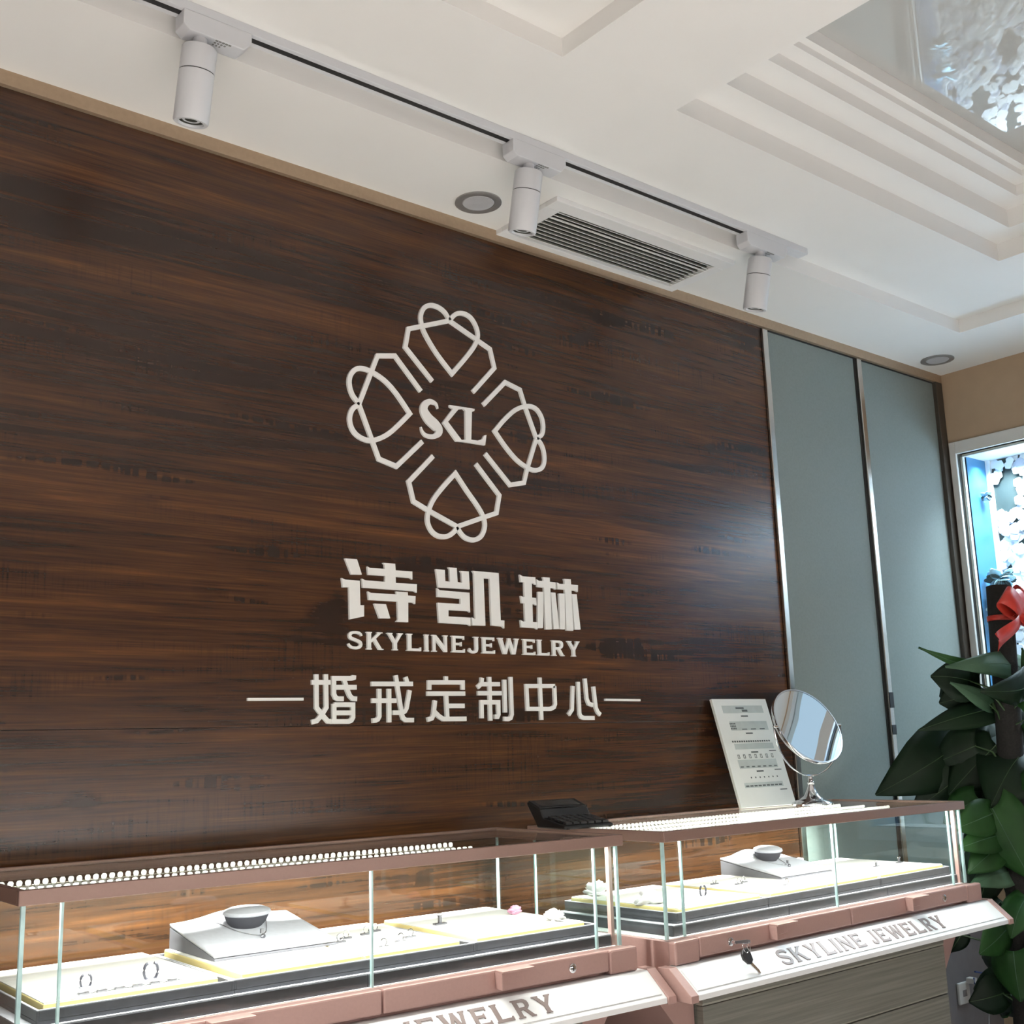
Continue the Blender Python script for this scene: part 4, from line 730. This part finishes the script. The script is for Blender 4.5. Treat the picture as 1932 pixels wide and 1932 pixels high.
def tulle(name, loc, r, mat, lab, seed):
    rr = random.Random(seed); o = empty(name, loc); mb = MB()
    for i in range(16):
        a = rr.uniform(0, 6.28); el = rr.uniform(0.05, 1.3); d = Vector((math.cos(a) * math.cos(el), math.sin(a) * math.cos(el), math.sin(el)))
        s = d.cross(Vector((0.2, 0.4, 0.9))).normalized(); u = s.cross(d); rows = []
        for j in range(5):
            q = j / 4; ww = r * 0.55 * math.sin(math.pi * (0.15 + 0.7 * q)); cc = d * r * q
            rows.append([cc - s * ww + u * ww * 0.35, cc + u * 0.002 * math.sin(9 * q), cc + s * ww + u * ww * 0.35])
        mb.sheet([[(p[0], p[1], max(0.001, p[2])) for p in row] for row in rows])
    obj('petals', mb, mat, o, True, solid=0.0008, recalc=False); obj('heart', MB().lathe([(r * 0.25, 0), (r * 0.2, r * 0.3), (0, r * 0.4)], 10), mat, o, True)
    tag(o, lab, 'flower')
tulle('silk_flower', cw(C1, 0.462, -0.085, ZP), 0.024, M['flower'], 'white tulle flower on the right pad of the near showcase', 1)
tulle('silk_flower', cw(C1, 0.470, -0.22, ZP), 0.018, M['pinkfl'], 'small pink tulle flower at the back right of the near showcase', 2)
tulle('silk_flower', cw(C2, -0.470, -0.335, ZP), 0.034, M['flower'], 'white tulle flower at the back left of the far showcase', 3)
tulle('silk_flower', cw(C2, -0.505, -0.14, ZP - 0.004), 0.034, M['flower'], 'white tulle flower spilling over the left tray edge of the far showcase', 4)
tulle('silk_flower', cw(C2, 0.30, -0.33, ZP), 0.022, M['flower'], 'white tulle flower at the back right of the far showcase', 5)
# keys at the far showcase
p = cw(C2, -0.438, 0.0245, 0.8435)
k = empty('key', p, R(C2[1] + 0)); tag(k, 'silver key left in the drawer lock of the far showcase', 'key')
obj('shaft', MB().lathe([(0.0035, 0), (0.0035, 0.012)], 12, (0, 0, 0), (0, -1, 0)), M['silver'], k, True)
obj('head', MB().prism([(-0.0045, -0.011, -0.0012), (0.028, -0.016, -0.005), (0.034, -0.018, -0.004), (0.034, -0.018, 0.002), (0.028, -0.016, 0.003), (-0.0045, -0.011, 0.0035)], (0, -0.0025, 0)), M['dsilver'], k)
obj('key_ring', MB().tube([(0.030, -0.018 + 0.004 * math.cos(t), -0.012 + 0.011 * math.sin(t)) for t in [i * math.pi / 8 for i in range(17)]], 0.0006, 5), M['silver'], k)
k2 = empty('hanging_key', cw(C2, -0.437, 0.050, 0.830), R(C2[1])); tag(k2, 'black headed key hanging below the drawer lock of the far showcase', 'key')
hd = [(0.007, 0, 0.002), (-0.004, 0, 0.0), (-0.011, 0, -0.007), (-0.011, 0, -0.015), (-0.002, 0, -0.023), (0.005, 0, -0.024), (0.013, 0, -0.018), (0.013, 0, -0.006)]
tilt = lambda pts: [(x * 1.15, z * 0.5, z * 1.15) for x, y, z in pts]
obj('head', MB().prism(tilt(hd), (0, -0.0055, 0.002)), M['key_black'], k2, bevel=0.0012)
obj('blade', MB().prism(tilt([(0.002, 0, -0.0225), (0.009, 0, -0.020), (0.022, 0, -0.036), (0.023, 0, -0.041), (0.019, 0, -0.040)]), (0, -0.0020, 0.0016)), M['silver'], k2)
obj('split_ring', MB().tube([(0.002 + 0.007 * math.sin(t), -0.006 + 0.004 * math.cos(t), 0.004 + 0.009 * math.cos(t)) for t in [i * math.pi / 8 for i in range(17)]], 0.0006, 5), M['silver'], k2, True)
# ---------------------------------------------------------------- things on the showcase tops
b = empty('price_board', (2.511, -0.105, 1.074), -0.06); tag(b, 'tall white board of grey printed charts leaning on the wall beside the round mirror', 'board')
ln = 0.284; bw, bh = 0.220, 0.306
def bp(x, s, h): return (x, math.sin(ln) * s - math.cos(ln) * h, math.cos(ln) * s + math.sin(ln) * h)
def slab(x0, x1, s0, s1, h0, h1, mb=None):
    mb = mb or MB()
    return mb.prism([bp(x0, s0, h0), bp(x1, s0, h0), bp(x1, s1, h0), bp(x0, s1, h0)], Vector(bp(0, 0, h1)) - Vector(bp(0, 0, h0)))
obj('panel', slab(0, bw, 0, bh, -0.009, 0), M['board'], b, bevel=0.0006)
HP = (0.0, 0.0004); HI = (0.0004, 0.0007)
for (s0, s1, x0, x1) in ((0.264, 0.286, 0.032, 0.196), (0.214, 0.240, 0.045, 0.196), (0.160, 0.176, 0.040, 0.196), (0.106, 0.130, 0.036, 0.190), (0.052, 0.066, 0.036, 0.190)):
    obj('printed_band', slab(x0, x1, s0, s1, *HP), M['grey_print'], b)
mb = MB(); rr = random.Random(2)
slab(0.085, 0.118, 0.276, 0.281, *HI, mb); slab(0.108, 0.130, 0.268, 0.274, *HI, mb)
for s in (0.253, 0.203, 0.149, 0.095): slab(0.098, 0.126, s, s + 0.004, *HI, mb)
for k in range(12): slab(0.044 + 0.006 * (k % 4), 0.048 + 0.006 * (k % 4), 0.217 + 0.007 * (k // 4), 0.2215 + 0.007 * (k // 4), *HI, mb)
for k in range(3): slab(0.088 + 0.036 * k, 0.108 + 0.036 * k, 0.216, 0.2185, *HI, mb)
for k in range(17): slab(0.034 + 0.0092 * k, 0.0395 + 0.0092 * k, 0.180, 0.1845, *HI, mb)
for k in range(7):
    x = 0.040 + 0.0225 * k
    slab(x, x + 0.008, 0.134, 0.1355, *HI, mb); slab(x, x + 0.008, 0.1435, 0.145, *HI, mb); slab(x, x + 0.0015, 0.134, 0.145, *HI, mb); slab(x + 0.0065, x + 0.008, 0.134, 0.145, *HI, mb)
    slab(x, x + 0.012, 0.109, 0.112, *HI, mb)
    slab(0.068 + 0.0175 * k, 0.072 + 0.0175 * k, 0.078, 0.082, *HI, mb)
for k in range(9): slab(0.040 + 0.0165 * k, 0.0525 + 0.0165 * k, 0.055, 0.059, *HI, mb)
for s in (0.152, 0.098, 0.042): slab(0.172, 0.200, s, s + 0.0025, *HI, mb)
obj('print_marks', mb, M['ink'], b)['kind'] = 'stuff'
# round vanity mirror
mc = Vector((2.700, -0.20, 1.286)); my = R(-8.4); mp_ = R(27.5); mr = 0.114
nrm = Vector((math.sin(my) * math.cos(mp_), -math.cos(my) * math.cos(mp_), math.sin(mp_)))
base = Vector((2.700, -0.195, 1.074))
m_ = empty('vanity_mirror', base); tag(m_, 'round chrome tabletop mirror on a curved stand beside the leaning board', 'mirror')
o = mc - base
obj('rim', MB().lathe([(mr - 0.004, 0.003), (mr, 0.003), (mr + 0.001, -0.004), (mr - 0.002, -0.011), (mr - 0.02, -0.013), (0.0, -0.013)], 56, o, nrm, cap=False), M['silver'], m_, True)
obj('mirror_glass', MB().lathe([(mr - 0.004, 0.0022), (0.0, 0.0026)], 56, o, nrm, cap=False), M['mirror'], m_, True)
side = nrm.cross(Vector((0, 0, 1))).normalized()
for sg in (-1, 1):
    obj('pivot', MB().lathe([(0.004, 0), (0.004, 0.012), (0.002, 0.014)], 12, o + side * sg * mr, side * sg), M['silver'], m_, True)
low = Vector((0, 0, 0.075)); R0 = mr + 0.012
arc = []
for k in range(25):
    a = math.pi * k / 24; arc.append(o + side * (math.cos(a) * R0) + Vector((0, 0.0, -1)) * math.sin(a) * (o.z - 0.078))
obj('yoke', MB().tube(arc, 0.0024, 8), M['silver'], m_, True)
obj('stand', MB().lathe([(0.055, 0), (0.056, 0.004), (0.053, 0.008), (0.038, 0.014), (0.022, 0.024), (0.013, 0.040), (0.009, 0.050), (0.0085, 0.054), (0.010, 0.056), (0.010, 0.060), (0.007, 0.063), (0.0075, 0.070), (0.004, 0.078), (0.0, 0.079)], 40, (0, 0, 0), cap=True), M['silver'], m_, True)
# calculator
c = empty('calculator', (1.800, -0.205, 1.074), R(-8)); tag(c, 'black desk calculator with a tilted screen at the back corner of the far showcase', 'calculator')
bodyp = [(0, 0.0), (0, 0.008), (0.085, 0.022), (0.098, 0.040), (0.150, 0.056), (0.152, 0.050), (0.118, 0.012), (0.110, 0.0)]
cc = lambda pts, x: [(x, y - 0.075, z) for y, z in pts]
def cbox(mb, x0, x1, a0, a1, base0, base1, h0, h1):
    # box lying on the line base0->base1 (y,z), from a0 to a1 along it
    d = Vector((base1[0] - base0[0], base1[1] - base0[1])).normalized(); n = Vector((-d.y, d.x)); b0 = Vector(base0)
    q = [b0 + d * a0 + n * h0, b0 + d * a1 + n * h0, b0 + d * a1 + n * h1, b0 + d * a0 + n * h1]
    return mb.prism([(x0, p.x - 0.075, p.y) for p in q], (x1 - x0, 0, 0))
calc = empty('calculator_pose', (0, 0, 0)); bpy.data.objects.remove(calc)
obj('body', MB().prism(cc(bodyp, -0.065), (0.130, 0, 0)), M['black'], c, bevel=0.003)
obj('screen_hood', cbox(MB(), -0.063, 0.063, 0.002, 0.052, (0.098, 0.040), (0.150, 0.056), 0.0, 0.003), M['black'], c, bevel=0.001)
obj('screen', cbox(MB(), -0.052, 0.052, 0.012, 0.046, (0.098, 0.040), (0.150, 0.056), 0.003, 0.0036), M['screen'], c)
kp = None
for r in range(5):
    for q in range(6):
        mb = cbox(MB(), -0.057 + q * 0.0195, -0.057 + q * 0.0195 + 0.016, 0.006 + r * 0.0155, 0.006 + r * 0.0155 + 0.0115, (0, 0.008), (0.085, 0.022), 0.0, 0.0055)
        obj('key', mb, M['keycap'], c, bevel=0.001)
for q in range(4): obj('foot', MB().lathe([(0.006, 0), (0.006, 0.004)], 10, (-0.055 + 0.11 * (q % 2), -0.070 + 0.09 * (q // 2), -0.000)), M['black'], c)
# ---------------------------------------------------------------- potted climber on a pole, with a bow
PX, PY = 3.335, -0.45
pl = empty('potted_plant', (PX - 0.03, PY, 0)); tag(pl, 'large leafy green plant climbing a black pole beside the far showcase', 'plant')
def lp(v): return Vector(v) - Vector((PX - 0.03, PY, 0))
obj('pot', MB().lathe([(0.11, 0), (0.13, 0.02), (0.165, 0.26), (0.175, 0.28), (0.160, 0.285), (0.155, 0.25), (0.0, 0.25)], 36, lp((PX - 0.03, PY, 0)), cap=False), M['pot'], pl, True)
obj('soil', MB().lathe([(0.155, 0.252), (0.08, 0.262), (0.0, 0.265)], 28, lp((PX - 0.03, PY, 0)), cap=False), M['soil'], pl, True)
obj('pole', MB().tube([lp((PX - 0.12, PY, 0.2)), lp((PX - 0.06, PY, 0.8)), lp((PX - 0.01, PY, 1.3)), lp((PX + 0.022, PY, 1.683))], 0.037, 20), M['pole'], pl, True)
rr = random.Random(11)
def make_leaf(bv, tv, w, mat, seed):
    rq = random.Random(seed); b = lp(bv); t = lp(tv); ax = t - b; L = ax.length; d = ax.normalized()
    view = (lp((0, -2.2, 1.25)) - (b + t) / 2).normalized()
    s = d.cross(view).normalized(); n = s.cross(d).normalized()
    tw = rq.uniform(-0.5, 0.5); s, n = s * math.cos(tw) + n * math.sin(tw), n * math.cos(tw) - s * math.sin(tw)
    nl, nw = 12, 6; rows = []
    droop = rq.uniform(0.05, 0.16) * L
    for i in range(nl + 1):
        q = i / nl
        prof = (math.sin(math.pi * min(1, q * 0.92 + 0.08) ** 0.62)) ** 0.85 if q < 1 else 0.02
        hw = max(0.003, w * 0.57 * prof)
        cc = b + d * (L * (q if q > 0 else -0.0)) + n * (droop * math.sin(math.pi * q) ) 
        row = []
        for j in range(nw + 1):
            a = -1 + 2 * j / nw
            lobe = -0.16 * L * abs(a) ** 2 * max(0, 1 - q * 3.2)
            fold = abs(a) * hw * 0.28 - 0.03 * hw * math.cos(q * 30) * abs(a)
            row.append(cc + s * (a * hw) + d * lobe - n * fold)
        rows.append(row)
    lf = obj('leaf', MB().sheet(rows), mat, pl, True, recalc=False, solid=0.001)
    mid = [b + d * (L * i / 8) + n * (droop * math.sin(math.pi * i / 8) + 0.0006) for i in range(9)]
    obj('midrib', MB().tube(mid, [0.0016 * (1 - 0.7 * i / 8) for i in range(9)], 5), M['leaf_pale'] if mat is not M['leaf_dark'] else M['stem'], lf)
    # stalk back to the pole
    pz = max(0.35, min(1.5, b.z + tv[2] * 0 - 0.10)); root = lp((PX - 0.11 + 0.09 * (pz / 1.6), PY + rq.uniform(-0.02, 0.02), pz))
    m1 = (b + root) / 2 + Vector((0, 0, 0.03))
    obj('stalk', MB().tube([root, m1, b + d * 0.004], [0.004, 0.003, 0.0022], 6), M['stem'], pl, True)
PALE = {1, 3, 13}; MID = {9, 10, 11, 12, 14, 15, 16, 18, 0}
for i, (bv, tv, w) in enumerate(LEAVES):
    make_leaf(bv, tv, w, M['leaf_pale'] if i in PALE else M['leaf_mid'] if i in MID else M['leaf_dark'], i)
for i in range(26):                        # the leaves further round the pole
    z = rr.uniform(0.45, 1.42); a = rr.uniform(-2.2, 2.6); r = rr.uniform(0.06, 0.11); l = rr.uniform(0.10, 0.17)
    cxp = PX - 0.11 + 0.09 * (z / 1.6)
    bv = (cxp + r * math.cos(a), PY + r * math.sin(a) * 0.9, z); tv = (cxp + (r + l) * math.cos(a + rr.uniform(-.3, .3)), PY + (r + l) * math.sin(a) * 0.9, z - rr.uniform(-0.02, 0.10))
    if tv[0] < 3.09 and tv[1] < -0.05: tv = (3.10 + rr.uniform(0, 0.05), tv[1], tv[2])
    if bv[0] < 3.09: bv = (3.12, bv[1], bv[2])
    if tv[1] > -0.03: tv = (tv[0], -0.04, tv[2])
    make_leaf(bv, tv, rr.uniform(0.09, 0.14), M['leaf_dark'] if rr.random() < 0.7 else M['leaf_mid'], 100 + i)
# satin bow tied to the pole
bo = empty('ribbon_bow', (3.342, -0.500, 1.585)); tag(bo, 'red satin ribbon bow tied round the black plant pole', 'bow')
def strip(pts, w, wdir):
    wd = Vector(wdir).normalized(); rows = [[Vector(p) - wd * (w * f / 2), Vector(p), Vector(p) + wd * (w * f / 2)] for p, f in pts]
    return MB().sheet(rows)
def loop(ang, ln, w, dep):
    c_, s_ = math.cos(ang), math.sin(ang); pts = []
    for k in range(17):
        t = 2 * math.pi * k / 16; rad = ln * (1 - math.cos(t)) / 2; off = dep * math.sin(t)
        pts.append(((c_ * rad, -0.01 - off, s_ * rad), 0.45 + 0.55 * (1 - math.cos(t)) / 2))
    return strip(pts, w, (-s_, 0.25, c_))
for ang, ln, w in ((R(142), 0.100, 0.066), (R(112), 0.078, 0.055), (R(62), 0.095, 0.062), (R(28), 0.105, 0.064), (R(85), 0.06, 0.05), (R(-5), 0.075, 0.055)):
    obj('loop', loop(ang, ln, w, 0.020), M['red'], bo, True, solid=0.0008, recalc=False)
for a_, ln in ((R(208), 0.150), (R(-52), 0.160)):
    pts = [((math.cos(a_) * ln * q, -0.012 - 0.012 * math.sin(5 * q), math.sin(a_) * ln * q - 0.01 * q * q), 0.55 + 0.5 * q) for q in [k / 10 for k in range(11)]]
    mb = strip(pts, 0.054, (-math.sin(a_), 0.2, math.cos(a_)))
    e = pts[-1][0]; mb.v[-2] = tuple(Vector(mb.v[-2]) - Vector((math.cos(a_), 0, math.sin(a_))) * 0.02)
    obj('tail', mb, M['red'], bo, True, solid=0.0008, recalc=False)
obj('knot', MB().lathe([(0.004, -0.012), (0.013, -0.006), (0.013, 0.006), (0.004, 0.012)], 14, (0, -0.016, 0), (0.3, 0, 1)), M['red'], bo, True)
obj('band', MB().lathe([(0.0385, -0.008), (0.0385, 0.008)], 24, (0.004, 0.05, 0.0), (0.06, 0, 1), cap=False), M['red'], bo, True, solid=0.001)
# socket, plug and cable at the back of the gap
so = empty('wall_socket', (3.700, 0.012, 0.418)); tag(so, 'pale wall socket low on the grey wall behind the plant', 'socket')
obj('plate', MB().box(-0.034, 0.034, -0.010, 0, -0.034, 0.034), M['socket'], so, bevel=0.004)
obj('outlet', MB().box(-0.012, 0.012, -0.0108, -0.010, -0.010, 0.010), M['greywall'], so)
pg = empty('power_plug', (3.722, 0.002, 0.455)); tag(pg, 'plug with trailing white cable at the wall socket', 'plug')
obj('plug_body', MB().box(-0.010, 0.014, -0.028, 0, -0.008, 0.010), M['socket'], pg, bevel=0.003)
obj('cable', MB().tube([(0.014, -0.02, 0.0), (0.05, -0.022, -0.01), (0.075, -0.024, -0.06), (0.06, -0.025, -0.16), (0.03, -0.03, -0.30), (0.05, -0.05, -0.448)], 0.0035, 6), M['cable'], pg, True)
obj('blue_cable', MB().tube([(-0.01, -0.03, 0.012), (-0.02, -0.036, -0.004), (0.01, -0.04, -0.014), (0.055, -0.036, -0.002), (0.045, -0.03, 0.02), (0.0, -0.03, 0.03)], 0.003, 6), M['bluecable'], pg, True)
